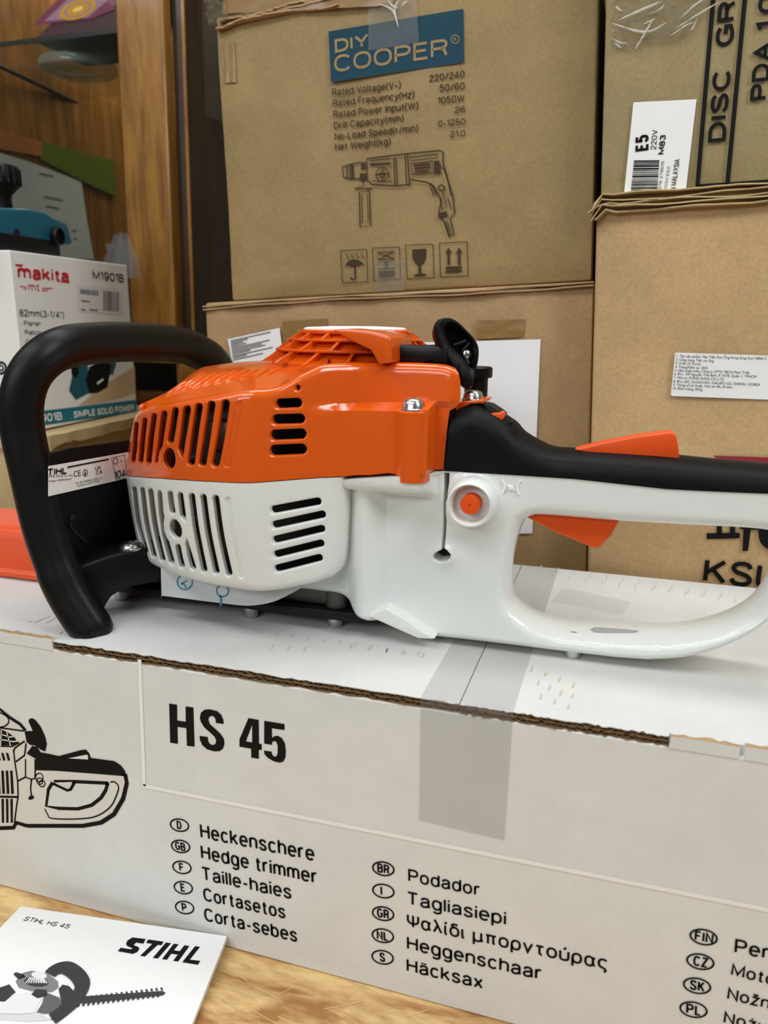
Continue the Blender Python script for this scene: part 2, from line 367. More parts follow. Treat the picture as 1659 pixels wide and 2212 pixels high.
# a plain grotesque drawn as strokes: every glyph is a set of centre lines in units of the cap height
def _arc(cx, cy, rx, ry, a0, a1, n=14, e=2.35):
    out = []
    for i in range(n + 1):
        t = math.radians(a0 + (a1 - a0) * i / n); c, s = math.cos(t), math.sin(t)
        out.append((cx + rx * math.copysign(abs(c) ** (2 / e), c), cy + ry * math.copysign(abs(s) ** (2 / e), s)))
    return out
def _sp(p): return [tuple(q) for q in spline(p, 5)]
XH = .74
def _bowl(w, a0=0, a1=360): return _arc(w / 2, XH / 2, w / 2, XH / 2, a0, a1, 22)
_S = lambda w, h: _sp([(w * .96, h * .78), (w * .82, h * .95), (w * .5, h), (w * .15, h * .93), (w * .04, h * .75), (w * .20, h * .59), (w * .5, h * .51), (w * .82, h * .42), (w * .98, h * .25), (w * .85, h * .06), (w * .5, 0), (w * .14, h * .06), (0, h * .24)])
GL = {
 'A': (.60, [[(0, 0), (.30, 1), (.60, 0)], [(.10, .32), (.50, .32)]]), 'B': (.52, [[(0, .52), (.29, .52)] + _arc(.29, .76, .19, .24, -90, 90)[1:] + [(0, 1), (0, 0), (.30, 0)] + _arc(.30, .26, .22, .26, -90, 90)[1:]]),
 'C': (.55, [_arc(.29, .5, .29, .5, 38, 322, 24)]), 'D': (.54, [[(0, 0), (0, 1), (.22, 1)] + _arc(.22, .5, .32, .5, 90, -90)[1:] + [(0, 0)]]),
 'E': (.44, [[(.44, 1), (0, 1), (0, 0), (.45, 0)], [(0, .53), (.40, .53)]]), 'F': (.42, [[(.43, 1), (0, 1), (0, 0)], [(0, .52), (.38, .52)]]),
 'G': (.58, [_arc(.29, .5, .29, .5, 38, 300, 24) + [(.57, .14), (.57, .47), (.32, .47)]]), 'H': (.52, [[(0, 0), (0, 1)], [(.52, 0), (.52, 1)], [(0, .52), (.52, .52)]]),
 'I': (0, [[(0, 0), (0, 1)]]), 'J': (.36, [[(.36, 1), (.36, .22)] + _arc(.18, .22, .18, .22, 0, -180)[1:]]), 'K': (.54, [[(0, 0), (0, 1)], [(.52, 1), (.02, .40)], [(.19, .58), (.55, 0)]]),
 'L': (.40, [[(0, 1), (0, 0), (.40, 0)]]), 'M': (.68, [[(0, 0), (0, 1), (.34, .12), (.68, 1), (.68, 0)]]), 'N': (.53, [[(0, 0), (0, 1), (.53, 0), (.53, 1)]]), 'O': (.58, [_arc(.29, .5, .29, .5, 0, 360, 30)]),
 'P': (.50, [[(0, 0), (0, 1), (.27, 1)] + _arc(.27, .73, .23, .27, 90, -90)[1:] + [(0, .46)]]), 'Q': (.58, [_arc(.29, .5, .29, .5, 0, 360, 30), [(.34, .22), (.58, -.05)]]),
 'R': (.53, [[(0, 0), (0, 1), (.28, 1)] + _arc(.28, .75, .22, .25, 90, -90)[1:] + [(0, .5)], [(.28, .5), (.42, .42), (.50, 0)]]), 'S': (.53, [_S(.53, 1)]), 'T': (.52, [[(0, 1), (.52, 1)], [(.26, 1), (.26, 0)]]),
 'U': (.53, [[(0, 1), (0, .28)] + _arc(.265, .28, .265, .28, 180, 360)[1:] + [(.53, 1)]]), 'V': (.56, [[(0, 1), (.28, 0), (.56, 1)]]), 'W': (.86, [[(0, 1), (.20, 0), (.43, .95), (.66, 0), (.86, 1)]]), 'X': (.54, [[(0, 0), (.54, 1)], [(0, 1), (.54, 0)]]),
 'Y': (.56, [[(0, 1), (.28, .43), (.56, 1)], [(.28, .43), (.28, 0)]]), 'Z': (.50, [[(0, 1), (.50, 1), (0, 0), (.51, 0)]]),
 'a': (.42, [_sp([(.03, .55), (.07, .68), (.21, XH), (.36, .68), (.40, .54)]) + [(.40, .10), (.45, 0)], _sp([(.40, .45), (.22, .40), (.06, .34), (0, .18), (.06, .03), (.18, 0), (.33, .06), (.40, .20)])]),
 'b': (.43, [[(0, 0), (0, 1)], _bowl(.43)]), 'c': (.40, [_arc(.21, XH / 2, .21, XH / 2, 40, 320, 20)]), 'd': (.43, [[(.43, 0), (.43, 1)], _bowl(.43)]), 'e': (.43, [[(.02, .38), (.43, .38)] + _arc(.215, XH / 2, .215, XH / 2, 4, 318, 24)]),
 'f': (.26, [_sp([(.30, .99), (.20, 1), (.12, .94), (.11, .80)]) + [(.11, 0)], [(0, .70), (.27, .70)]]), 'g': (.43, [_bowl(.43), [(.43, XH), (.43, 0)] + _sp([(.43, 0), (.40, -.20), (.22, -.28), (.04, -.20)])[1:]]), 'h': (.41, [[(0, 0), (0, 1)], [(0, .45)] + _arc(.205, .50, .205, XH - .50, 180, 0)[1:] + [(.41, 0)]]),
 'i': (0, [[(0, 0), (0, XH)], [(0, .88), (0, 1.02)]]), 'j': (.12, [[(.12, XH), (.12, -.16)] + _sp([(.12, -.16), (.08, -.26), (-.03, -.27)])[1:], [(.12, .88), (.12, 1.02)]]), 'k': (.40, [[(0, 0), (0, 1)], [(.38, XH), (.02, .30)], [(.14, .44), (.41, 0)]]), 'l': (0, [[(0, 0), (0, 1)]]),
 'm': (.68, [[(0, 0), (0, XH)], [(0, .45)] + _arc(.17, .52, .17, XH - .52, 180, 0)[1:] + [(.34, 0)], [(.34, .45)] + _arc(.51, .52, .17, XH - .52, 180, 0)[1:] + [(.68, 0)]]), 'n': (.41, [[(0, 0), (0, XH)], [(0, .45)] + _arc(.205, .50, .205, XH - .50, 180, 0)[1:] + [(.41, 0)]]),
 'o': (.44, [_bowl(.44)]), 'p': (.43, [[(0, -.28), (0, XH)], _bowl(.43)]), 'q': (.43, [[(.43, -.28), (.43, XH)], _bowl(.43)]), 'r': (.24, [[(0, 0), (0, XH)], _sp([(0, .45), (.04, .64), (.13, .73), (.26, .73)])]), 's': (.38, [_S(.38, XH)]),
 't': (.25, [[(.11, .95), (.11, .12)] + _sp([(.11, .12), (.15, .02), (.27, .01)])[1:], [(0, .70), (.26, .70)]]), 'u': (.41, [[(0, XH), (0, .22)] + _arc(.205, .22, .205, .22, 180, 360)[1:], [(.41, XH), (.41, 0)]]), 'v': (.42, [[(0, XH), (.21, 0), (.42, XH)]]), 'w': (.64, [[(0, XH), (.15, 0), (.32, .68), (.49, 0), (.64, XH)]]),
 'x': (.40, [[(0, 0), (.40, XH)], [(0, XH), (.40, 0)]]), 'y': (.42, [[(0, XH), (.22, .02)], [(.43, XH), (.20, -.10)] + _sp([(.20, -.10), (.14, -.25), (.0, -.27)])[1:]]), 'z': (.37, [[(0, XH), (.37, XH), (0, 0), (.38, 0)]]),
 '0': (.48, [_arc(.24, .5, .24, .5, 0, 360, 30)]), '1': (.22, [[(0, .80), (.20, 1), (.20, 0)]]), '2': (.46, [_sp([(.02, .70), (.05, .90), (.23, 1), (.42, .90), (.44, .70), (.30, .45), (.10, .22), (0, 0)]) + [(.47, 0)]]), '3': (.46, [_sp([(.02, .78), (.08, .95), (.23, 1), (.40, .92), (.43, .75), (.35, .58), (.20, .53)]), _sp([(.20, .53), (.38, .48), (.46, .28), (.40, .07), (.22, 0), (.06, .05), (0, .24)])]),
 '4': (.50, [[(.36, 0), (.36, 1), (0, .26), (.51, .26)]]), '5': (.47, [[(.43, 1), (.06, 1), (.04, .46)], _sp([(.02, .52), (.14, .61), (.30, .63), (.44, .50), (.46, .30), (.40, .08), (.22, 0), (.06, .06), (0, .22)])]), '6': (.47, [_sp([(.44, .80), (.36, .96), (.22, 1), (.06, .85), (0, .45), (.06, .10), (.24, 0), (.42, .10), (.47, .32), (.40, .55), (.24, .62), (.08, .54), (.01, .38)])]),
 '7': (.45, [[(0, 1), (.45, 1), (.15, 0)]]), '8': (.46, [_arc(.23, .76, .19, .24, 0, 360, 22), _arc(.23, .27, .23, .27, 0, 360, 22)]), '9': (.47, [[(.47 - x, 1 - y) for x, y in _sp([(.44, .80), (.36, .96), (.22, 1), (.06, .85), (0, .45), (.06, .10), (.24, 0), (.42, .10), (.47, .32), (.40, .55), (.24, .62), (.08, .54), (.01, .38)])]]),
 '-': (.24, [[(0, .36), (.24, .36)]]), '/': (.30, [[(0, -.04), (.30, 1.04)]]), '(': (.16, [_sp([(.16, 1.08), (.03, .75), (0, .45), (.03, .15), (.16, -.18)])]), ')': (.16, [_sp([(0, 1.08), (.13, .75), (.16, .45), (.13, .15), (0, -.18)])]), '"': (.16, [[(0, 1), (0, .76)], [(.16, 1), (.16, .76)]]), '.': (0, [[(0, -.05), (0, .09)]]), '•': (.04, [[(.02, .24), (.02, .40)]]), '~': (.36, [_sp([(0, .36), (.09, .44), (.18, .40), (.27, .35), (.36, .43)])]),
 'Ψ': (.60, [[(0, 1), (0, .60)] + _arc(.30, .60, .30, .32, 180, 360)[1:] + [(.60, 1)], [(.30, 1), (.30, 0)]]), 'α': (.46, [_arc(.20, XH / 2, .20, XH / 2, 20, 340, 22) + [(.46, 0)], [(.385, .26), (.385, .48)], [(.385, .48), (.45, XH)]]), 'λ': (.42, [[(0, 1), (.08, 1), (.42, 0)], [(.21, .60), (0, 0)]]), 'ι': (.08, [[(0, XH), (0, .12)] + _sp([(0, .12), (.03, .02), (.10, .01)])[1:]]),
 'δ': (.44, [_bowl(.44), _sp([(.30, .70), (.10, .84), (.10, .96), (.22, 1.02), (.40, .98)])]), 'μ': (.45, [[(0, XH), (0, -.28)], [(0, .22)] + _arc(.205, .22, .205, .22, 180, 360)[1:] + [(.41, XH)], [(.41, .2), (.47, 0)]]), 'π': (.52, [[(0, .71), (.54, .71)], [(.11, .71), (.11, 0)], [(.40, .71), (.40, .10), (.47, 0)]]), 'ρ': (.43, [[(0, -.28), (0, .37)], _bowl(.43)]),
 'ν': (.42, [[(0, XH), (.20, 0), (.42, XH)]]), 'τ': (.38, [[(0, .71), (.39, .71)], [(.18, .71), (.18, .12), (.26, .01), (.32, .02)]]), 'υ': (.42, [[(0, XH), (0, .22)] + _arc(.21, .22, .21, .22, 180, 360)[1:] + [(.42, XH)]]), 'ς': (.40, [_arc(.21, .40, .21, .34, 40, 240, 18) + _sp([(.12, .09), (.30, -.02), (.36, -.14), (.28, -.26)])[1:]]),
}
GL['ο'] = GL['o']
for base, ch, mk in (('a', 'ä', [[(.13, .88), (.13, 1.0)], [(.30, .88), (.30, 1.0)]]), ('z', 'ž', [[(.05, 1.06), (.185, .90), (.32, 1.06)]]), ('z', 'ż', [[(.185, .90), (.185, 1.02)]]), ('e', 'é', [[(.18, .86), (.30, 1.06)]]), ('u', 'ů', [_arc(.205, .98, .08, .08, 0, 360, 12)]), ('y', 'ý', [[(.18, .86), (.30, 1.06)]]), ('ι', 'ί', [[(-.02, .88), (.08, 1.06)]]), ('υ', 'ύ', [[(.19, .88), (.29, 1.06)]])):
    GL[ch] = (GL[base][0], GL[base][1] + mk)
def stroke2d(p, w):
    """polyline -> (verts, quads) with mitred corners"""
    p = [np.array(q, float) for i, q in enumerate(p) if i == 0 or np.hypot(q[0] - p[i - 1][0], q[1] - p[i - 1][1]) > 1e-7]
    closed = len(p) > 3 and np.linalg.norm(p[0] - p[-1]) < 1e-6
    if closed: p = p[:-1]
    n = len(p); V = []
    for i in range(n):
        a = p[i] - p[i - 1] if (closed or i) else p[1] - p[0]; b = p[(i + 1) % n] - p[i] if (closed or i < n - 1) else a
        a = a / (np.linalg.norm(a) + 1e-12); b = b / (np.linalg.norm(b) + 1e-12); na, nb_ = np.array((-a[1], a[0])), np.array((-b[1], b[0])); m = na + nb_; l2 = m.dot(m)
        m = na if l2 < 1e-6 else m * min(2 / l2, 2.6 / math.sqrt(l2)); V += [p[i] + m * w / 2, p[i] - m * w / 2]
    return V, [(2 * i, 2 * i + 1, 2 * ((i + 1) % n) + 1, 2 * ((i + 1) % n)) for i in range(n if closed else n - 1)]
def lay(s, wt, k=1.0):
    """centre lines of a line of text; wt = stroke over cap height, k = horizontal squeeze"""
    x = 0.0; out = []; gap = .135 - .25 * wt
    for ch in s:
        if ch == ' ': x += .34; continue
        w, st = GL[ch]; out += [[(x + a, b) for a, b in l] for l in st]; x += w + gap + wt / k
    return out
class Ink:
    def __init__(s, plane, lift=.0003): s.p = plane; s.l = lift; s.mb = MB()
    def px(s, pts): return [s.p.at(x, y, s.l) for x, y in pts]
    def poly(s, pts, k=0, lift=0):
        s.mb.add([s.p.at(x, y, s.l + lift) for x, y in pts], [tuple(range(len(pts)))], k)
    def stroke(s, pts, w, k=0, closed=False, lift=.0001, sm=0):
        """line through photo pixels, w metres wide"""
        if sm: pts = spline(pts, sm, closed)
        ab = np.array([s.p.ab(s.p.at(x, y)) for x, y in pts]); n = len(ab); V = []
        for i in range(n):
            a = ab[(i - 1) % n] if (closed or i) else ab[0]; b = ab[(i + 1) % n] if (closed or i < n - 1) else ab[-1]
            t = _n(b - a) if np.linalg.norm(b - a) > 1e-9 else np.array((1.0, 0)); q = np.array((-t[1], t[0])) * w / 2
            V += [s.p.w(*(ab[i] + q), s.l + lift), s.p.w(*(ab[i] - q), s.l + lift)]
        F = [(2 * i, 2 * i + 1, 2 * ((i + 1) % n) + 1, 2 * ((i + 1) % n)) for i in range(n if closed else n - 1)]
        s.mb.add(V, F, k)
    def text(s, body, pa, pb, ptop, bold=0.0, k=0, width=None, lift=.0001, slant=0.0, cap=.69):
        A = s.p.at(*pa); B = s.p.at(*pb); u = _n(B - A); vv = np.cross(s.p.n, u); h = np.dot(s.p.at(*ptop) - A, vv); W = np.linalg.norm(B - A); put = lambda x, y: A + s.p.n * (s.l + lift) + u * (x + slant * y) + vv * y
        if bold >= .05:                                   # stroke lettering, bold = stroke weight over cap height
            t = bold * h; kx = h * (width or 1.0)
            for _ in range(6):
                ls = lay(body, bold, kx / h); xs_ = [q[0] for l in ls for q in l]; x0, x1 = min(xs_), max(xs_)
                if width or x1 - x0 < 1e-6: break
                kx = (W - t) / (x1 - x0)
            if x1 - x0 < 1e-6: kx = 0
            for l in ls:
                yy = lambda y: t / 2 + y * (h - t) if y >= 0 else t / 2 + y * h
                v, f = stroke2d([((x - x0) * kx + t / 2, yy(y)) for x, y in l], t); s.mb.add([put(*q) for q in v], f, k)
            return
        v, f = text_geo(body, 0.0); sy = h / cap; x0, x1 = v[:, 0].min(), v[:, 0].max(); sx = sy * width if width else W / (x1 - x0)
        s.mb.add([put((x - x0) * sx, y * sy) for x, y in v], f, k)
    def build(s, name, m, parent, label=None): return s.mb.build(name, m, parent, label=label, fix=False)
# ================================================================== THE SETTING
def struct(name, lo, hi, m):
    o = MB().add(*g_box(lo, hi)).build(name, m); setp(o, kind='structure'); return o
M['floor'] = mat('floor_tile', (150, 140, 128), .3, vary=.1, vscale=3); M['wallp'] = mat('wall_paint', (150, 140, 122), .8, vary=.04, vscale=5)
struct('floor', (-3, -2.5, -.80), (2.5, 2.6, -.76), M['floor'])
struct('wall_back', (-3, 2.5, -.76), (2.5, 2.6, 2.2), M['wallp'])
# counter
t = thing('wooden_counter', (-.2, .3, -.76), 'varnished wooden counter with scratched honey-brown top under the boxes', 'counter')
MB().add(*g_box((-1.6, -.42, -.035), (1.2, 1.7, 0.0))).build('counter_top', M['table'], t, bevel=.003)
for x in (-1.5, 1.1):
    for y in (-.3, 1.58): MB().add(*g_box((x - .04, y - .04, -.76), (x + .04, y + .04, -.035))).build('leg', M['cabdark'], t)
scr = MB(); tp = Plane((0, 0, 0), (0, 0, 1), (0, 1, 0))
for x, y, a, l in ((520, 2110, .6, 60), (560, 2135, .5, 50), (600, 2150, -.5, 40), (650, 2095, -.6, 70), (470, 2150, .6, 60), (700, 2180, -.2, 90), (750, 2150, -.6, 50), (540, 2180, .5, 90), (880, 2195, -.3, 50), (600, 2195, .5, 50)):
    A = tp.at(x, y, .0004); B = tp.at(x + l * math.cos(a), y + l * math.sin(a), .0004); q = _n(np.cross(B - A, (0, 0, 1))) * .00028
    scr.add([A - q, B - q, B + q, A + q], [(0, 1, 2, 3)])
scr.build('scratch_pattern', mat('pale_scratch', (226, 200, 150), .3), t, fix=False)
# ================================================================== THE WHITE-FACED CARTON UNDER THE TRIMMER
HT = .2400; F0 = Plane((0, 0, 0), (0, -1, 0)); TOPP = Plane((0, 0, HT), (0, 0, 1), (0, 1, 0))
BX0, BX1, BY1 = -.93, .25, .3015
xa, xb = PY(115, 1390, 0)[0], PY(1446, 1590, 0)[0]
hs = thing('shipping_carton', (-.3, .15, 0), 'long white-faced carton printed HS 45, the trimmer standing on it', 'box')
MB().add(*g_box((BX0, 0, .0004), (BX1, BY1, HT - .0066))).build('carton_body', M['hsbox'], hs, bevel=.0015)
xs = PZ(1022, 1455, HT)[0]
def corr(lo, hi, seed):
    """top flap with its cut edge: three liners and two rows of flutes"""
    mb = MB(); r = np.random.RandomState(seed)
    mb.add(*g_box((lo, .0105, HT - .0066), (hi, BY1, HT)), 0)
    if lo < xa: mb.add(*g_box((lo, .0030, HT - .0066), (xa, .0105, HT)), 0)
    if hi > xb: mb.add(*g_box((xb, .0030, HT - .0066), (hi, .0105, HT)), 0)
    e0, e1 = max(lo, xa), min(hi, xb)
    for z, th in ((HT - .0066, .0006), (HT - .0037, .0006), (HT - .0006, .0006)):
        n = 60; xsx = np.linspace(e0, e1, n); jy = np.clip(r.normal(0, .0007, n), -.001, .0016) ; V = []
        for x, j in zip(xsx, jy):
            dz_ = r.normal(0, .00015)
            for (yy, zz, q_) in ((j, z, 1), (.0108, z, 0), (.0108, z + th, 0), (j, z + th, 1)): V.append((x, yy, zz + dz_ * q_))
        Fq = [(4 * i + a, 4 * i + (a + 1) % 4, 4 * (i + 1) + (a + 1) % 4, 4 * (i + 1) + a) for i in range(n - 1) for a in range(4)]
        mb.add(V, Fq, 1 if z < HT - .001 else 0)
    for z0 in (HT - .0060, HT - .0031):
        xx = np.arange(e0, e1, .0009); ph = r.rand() * 6
        zz = z0 + .00118 + .0011 * np.sin(2 * math.pi * xx / .0072 + ph + .5 * np.sin(xx * 90)); V = []
        for x, z in zip(xx, zz): V += [(x, .0005, z - .00025), (x, .0100, z - .00025), (x, .0100, z + .00025), (x, .0005, z + .00025)]
        n = len(xx); mb.add(V, [(4 * i + a, 4 * i + (a + 1) % 4, 4 * (i + 1) + (a + 1) % 4, 4 * (i + 1) + a) for i in range(n - 1) for a in range(4)], 1)
    mb.add([(e0, .0103, HT - .0064), (e1, .0103, HT - .0064), (e1, .0103, HT - .0004), (e0, .0103, HT - .0004)], [(0, 1, 2, 3)], 2)  # dark sheet behind the flutes, their shade put into its colour
    return mb
corr(BX0, xs - .0004, 1).build('top_flap', [M['hstop'], M['liner'], M['fluteshade']], hs)
corr(xs + .0004, BX1, 2).build('top_flap', [M['hstop'], M['liner'], M['fluteshade']], hs)
def torn_tab(x0, x1, base, amp, seed):
    r = np.random.RandomState(seed); n = int((x1 - x0) / .004) + 2; X = np.linspace(x0, x1, n); tz = base + np.cumsum(r.normal(0, amp * .5, n)); tz = base + (tz - tz.mean()) * .6
    V = []
    for x, z in zip(X, tz): V += [(x, -.0006, HT - .0075), (x, .0034, HT - .0075), (x, .0034, z + r.normal(0, .0004)), (x, -.0006, z)]
    F = [(4 * i + a, 4 * i + (a + 1) % 4, 4 * (i + 1) + (a + 1) % 4, 4 * (i + 1) + a) for i in range(n - 1) for a in range(4)]; F += [(0, 1, 2, 3), tuple(4 * (n - 1) + a for a in (3, 2, 1, 0))]
    mi = [(1 if a == 2 else 0) for i in range(n - 1) for a in range(4)] + [0, 0]
    mb = MB(); mb.v = [tuple(v) for v in V]; mb.f = F; mb.mi = mi; mb.build('torn_edge', [M['hsbox'], M['torn']], hs, label='torn brown board edge')
torn_tab(BX0, xa - .0005, HT + .0022, .0007, 3); torn_tab(xb + .0006, PY(1600, 1610, 0)[0], HT + .0003, .0004, 5); torn_tab(PY(1612, 1600, 0)[0], BX1, HT + .002, .0009, 6)
# clear tape over the seam, front and top
def quadpatch(c, nu, nv, jit, seed):
    r = np.random.RandomState(seed); c = [np.array(q, float) for q in c]; n = _n(np.cross(c[1] - c[0], c[3] - c[0])); V = []
    for j in range(nv + 1):
        for i in range(nu + 1):
            s, tt = i / nu, j / nv; p = (c[0] * (1 - s) + c[1] * s) * (1 - tt) + (c[3] * (1 - s) + c[2] * s) * tt
            V.append(p + n * abs(r.normal(0, jit)))
    return V, [(j * (nu + 1) + i, j * (nu + 1) + i + 1, (j + 1) * (nu + 1) + i + 1, (j + 1) * (nu + 1) + i) for j in range(nv) for i in range(nu)]
fp = lambda x, y: F0.at(x, y, .0004)
tpm = MB().add(*quadpatch([fp(905, 1772), fp(1090, 1816), fp(1108, 1548), fp(908, 1512)], 10, 12, .00015, 1))
a_, b_2 = fp(908, 1512), fp(1108, 1548); za = HT + .0004
tpm.add(*quadpatch([a_, b_2, (b_2[0], .001, za), (a_[0], .001, za)], 10, 3, .0010, 2))
tpm.add(*quadpatch([(a_[0], .001, za), (b_2[0], .001, za), (b_2[0] + .002, BY1, za), (a_[0] + .002, BY1, za)], 8, 14, .0001, 3))
tpm.build('packing_tape', M['tape'], hs, smooth=50, fix=False, label='clear packing tape')
q = [TOPP.at(x, y, .0004) for x, y in ((1190, 1300), (1345, 1330), (1362, 1300), (1215, 1270))]
MB().add(*quadpatch(q, 8, 5, .0003, 8)).build('tape_scrap', glassy('thin_clear_tape', (150, 148, 140), .10, .2, .3, 50), hs, smooth=50, fix=False)
# marks on the top: rows of little scuffs
sc = Ink(TOPP); sc.l = .0003
for row, (x0, y0, x1, y1, nn) in enumerate(((600, 1365, 905, 1408, 10), (760, 1392, 915, 1412, 5), (590, 1392, 660, 1398, 3), (1150, 1440, 1240, 1476, 4), (1165, 1470, 1238, 1500, 4), (1170, 1500, 1230, 1522, 3), (1170, 1222, 1560, 1280, 12), (1195, 1240, 1590, 1292, 12))):
    for i in range(nn):
        s = i / max(1, nn - 1); x = x0 + (x1 - x0) * s; y = y0 + (y1 - y0) * s; l = 7 + 5 * random.random()
        sc.stroke([(x, y), (x - l * .35, y + l)], .0011, 1 if row in (1, 3, 4, 5) else 0)
for pts in (((75, 1346), (90, 1338), (110, 1332)), ((98, 1347), (112, 1340), (122, 1334)), ((60, 1342), (70, 1344)), ((128, 1370), (138, 1364))): sc.stroke(pts, .0009, 0)
sc.build('scuff_pattern', [mat('grey_scuff', (200, 198, 194), .6), mat('brown_scuff', (206, 188, 160), .6)], hs)
# print on the front: rule, title, names, drawing
ik = Ink(F0); ik.stroke([(302, 1424), (312, 1697)], .0031, 0); ik.stroke([(310, 1697), (1659, 1965), (1900, 2013)], .0031, 0)
ik.build('rule', M['inkw'], hs, label='pale printed rule')
ik = Ink(F0); T_ = lambda l: zm(l, 3.2828, 350, 1500)
for l in ([(50, 65), (106, 73), (107, 185), (168, 194), (167, 85), (222, 93), (230, 371), (176, 364), (172, 239), (109, 230), (112, 351), (58, 342)],
          [(437, 210), (381, 202), (380, 178), (368, 157), (350, 152), (333, 160), (328, 182), (340, 212), (370, 238), (415, 280), (438, 315), (442, 350), (432, 385), (408, 403), (370, 404), (320, 390), (285, 360), (268, 320), (267, 294), (324, 302), (326, 330), (338, 350), (358, 360), (378, 352), (384, 325), (372, 300), (340, 270), (300, 235), (275, 195), (268, 165), (275, 130), (300, 109), (335, 105), (390, 118), (420, 145), (434, 180)],
          [(613, 168), (639, 215), (594, 333), (549, 318)], [(613, 168), (685, 181), (687, 350), (639, 341), (639, 215)], [(549, 318), (594, 333), (639, 341), (687, 350), (706, 353), (706, 395), (686, 393), (632, 385), (549, 371)], [(632, 385), (686, 393), (686, 457), (633, 448)],
          [(725, 187), (868, 210), (868, 253), (778, 240), (780, 310), (795, 297), (820, 293), (850, 310), (870, 345), (878, 400), (874, 450), (858, 478), (830, 484), (790, 473), (750, 450), (727, 425), (722, 398), (777, 406), (779, 425), (795, 442), (812, 438), (820, 415), (820, 360), (808, 335), (793, 330), (780, 340), (778, 358), (724, 348)]): ik.poly(T_(l))
ik.build('title', M['ink'], hs, label='black HS 45 title')
ik = Ink(F0)
A = lambda l: [zm([p], 2.074, 0, 1320)[0] for p in l]; B = lambda l: [zm([p], 1.825, 750, 1380)[0] for p in l]
for s, b in (('Heckenschere', ((900, 1015), (1410, 1120), (900, 951))), ('Hedge trimmer', ((903, 1108), (1424, 1222), (903, 1046))), ('Taille-haies', ((906, 1203), (1307, 1290), (906, 1143))),
             ('Cortasetos', ((914, 1296), (1280, 1378), (914, 1238))), ('Corta-sebes', ((918, 1386), (1333, 1483), (918, 1328)))):
    ik = Ink(F0); ik.text(s, *A(b), .14); ik.build('product_name', M['ink'], hs)
for s, b in (('Podador', ((241, 955), (525, 1014), (241, 905))), ('Tagliasiepi', ((236, 1045), (626, 1128), (236, 993))), ('Ψαλίδι μπορντούρας', ((236, 1133), (1025, 1305), (236, 1082))),
             ('Heggenschaar', ((236, 1222), (768, 1345), (236, 1170))), ('Häcksax', ((235, 1309), (535, 1380), (235, 1258)))):
    ik = Ink(F0); ik.text(s, *B(b), .14); ik.build('product_name', M['ink'], hs)
for s, b in (('Pensasleikkuri', ((1525, 1236), (1659, 1262), (1528, 1180))), ('Motorové nůžky', ((1511, 1324), (1659, 1360), (1514, 1277))), ('Nožnice', ((1496, 1418), (1659, 1458), (1499, 1372))), ('Nożyce', ((1482, 1512), (1659, 1555), (1485, 1466)))):
    ik = Ink(F0); ik.text(s, *B(b), .145, width=1.06); ik.build('product_name', M['ink'], hs)
def code(pt, rx, ry, s, sc_, off, hgt):
    (cx, cy) = zm([pt], sc_, *off)[0]; rx /= sc_; ry /= sc_; ik = Ink(F0); e = ellipse((cx, cy), rx, ry, .2)
    ik.stroke(e, .0012, 0, True)
    w = {1: .26, 2: .56, 3: .70}[len(s)] * rx; hh = hgt / sc_ / 2
    sl = .2; ik.text(s, (cx - w, cy + hh - sl * w), (cx + w, cy + hh + sl * w), (cx - w, cy - hh - sl * w), .17); ik.build('country_code', M['ink'], hs)
for pt, s in (((805, 958), 'D'), ((810, 1053), 'GB'), ((816, 1147), 'F'), ((822, 1238), 'E'), ((828, 1327), 'P')): code(pt, 41, 27, s, 2.074, (0, 1320), 36)
for pt, s in (((143, 905), 'BR'), ((143, 993), 'I'), ((142, 1082), 'GR'), ((141, 1169), 'NL'), ((140, 1254), 'S')): code(pt, 42, 26, s, 1.825, (750, 1380), 36)
for pt, s in (((1405, 1174), 'FIN'), ((1392, 1271), 'CZ'), ((1379, 1366), 'SK'), ((1365, 1460), 'PL')): code(pt, 53, 29, s, 1.825, (750, 1380), 40)
# line drawing of the machine
D = lambda l: zm(l, 5.027, 0, 1480)
ik = Ink(F0)
ik.poly(D([(-450, 560), (-300, 330), (0, 270), (110, 360), (220, 430), (270, 500), (285, 600), (290, 750), (390, 800), (1350, 985), (1360, 1080), (1290, 1290), (1150, 1430), (1000, 1500), (800, 1510), (310, 1510), (260, 1520), (170, 1490), (140, 1540), (-60, 1560), (-450, 1540)]), 1, -.0001)
ik.poly(D([(505, 1310), (520, 1200), (570, 1060), (600, 1040), (1190, 1060), (1150, 1170), (1060, 1260), (960, 1300), (800, 1330)]), 2, .00005)
ik.poly(D([(390, 925), (390, 800), (320, 760), (290, 740), (350, 660), (400, 670), (440, 730), (500, 740), (640, 770), (880, 705), (930, 700), (965, 735), (985, 790), (1240, 825), (1310, 870), (1355, 930), (1370, 990), (1000, 960), (600, 930)]), 0, .0001)
ik.poly(D([(740, 795), (940, 755), (955, 765), (955, 808)]), 2, .0002)
ik.poly(D([(265, 500), (355, 498), (310, 395), (315, 370), (345, 358), (380, 375), (440, 450), (490, 560), (508, 640), (490, 720), (440, 700), (380, 655), (330, 650), (290, 620)]), 0, .0001)
for a in ((0, 250), ):
    ik.stroke(D([(-300, 320), (0, 258), (110, 350), (220, 420), (280, 490)]), .0030, 0)
ik.stroke(D([(1360, 960), (1380, 1060), (1340, 1230), (1240, 1400), (1100, 1490), (900, 1525), (310, 1525), (280, 1520), (180, 1490), (150, 1545), (0, 1550), (-450, 1540)]), .0036, 0)
ik.stroke(D([(575, 1055), (530, 1130), (505, 1310), (640, 1335), (850, 1340), (1000, 1300), (1100, 1220), (1150, 1140), (1175, 1055)]), .0030, 0)
ik.stroke(D([(590, 1045), (820, 1045), (1180, 1062)]), .0030, 0); ik.stroke(D([(575, 1065), (735, 1140), (770, 1130), (815, 1050)]), .0026, 0)
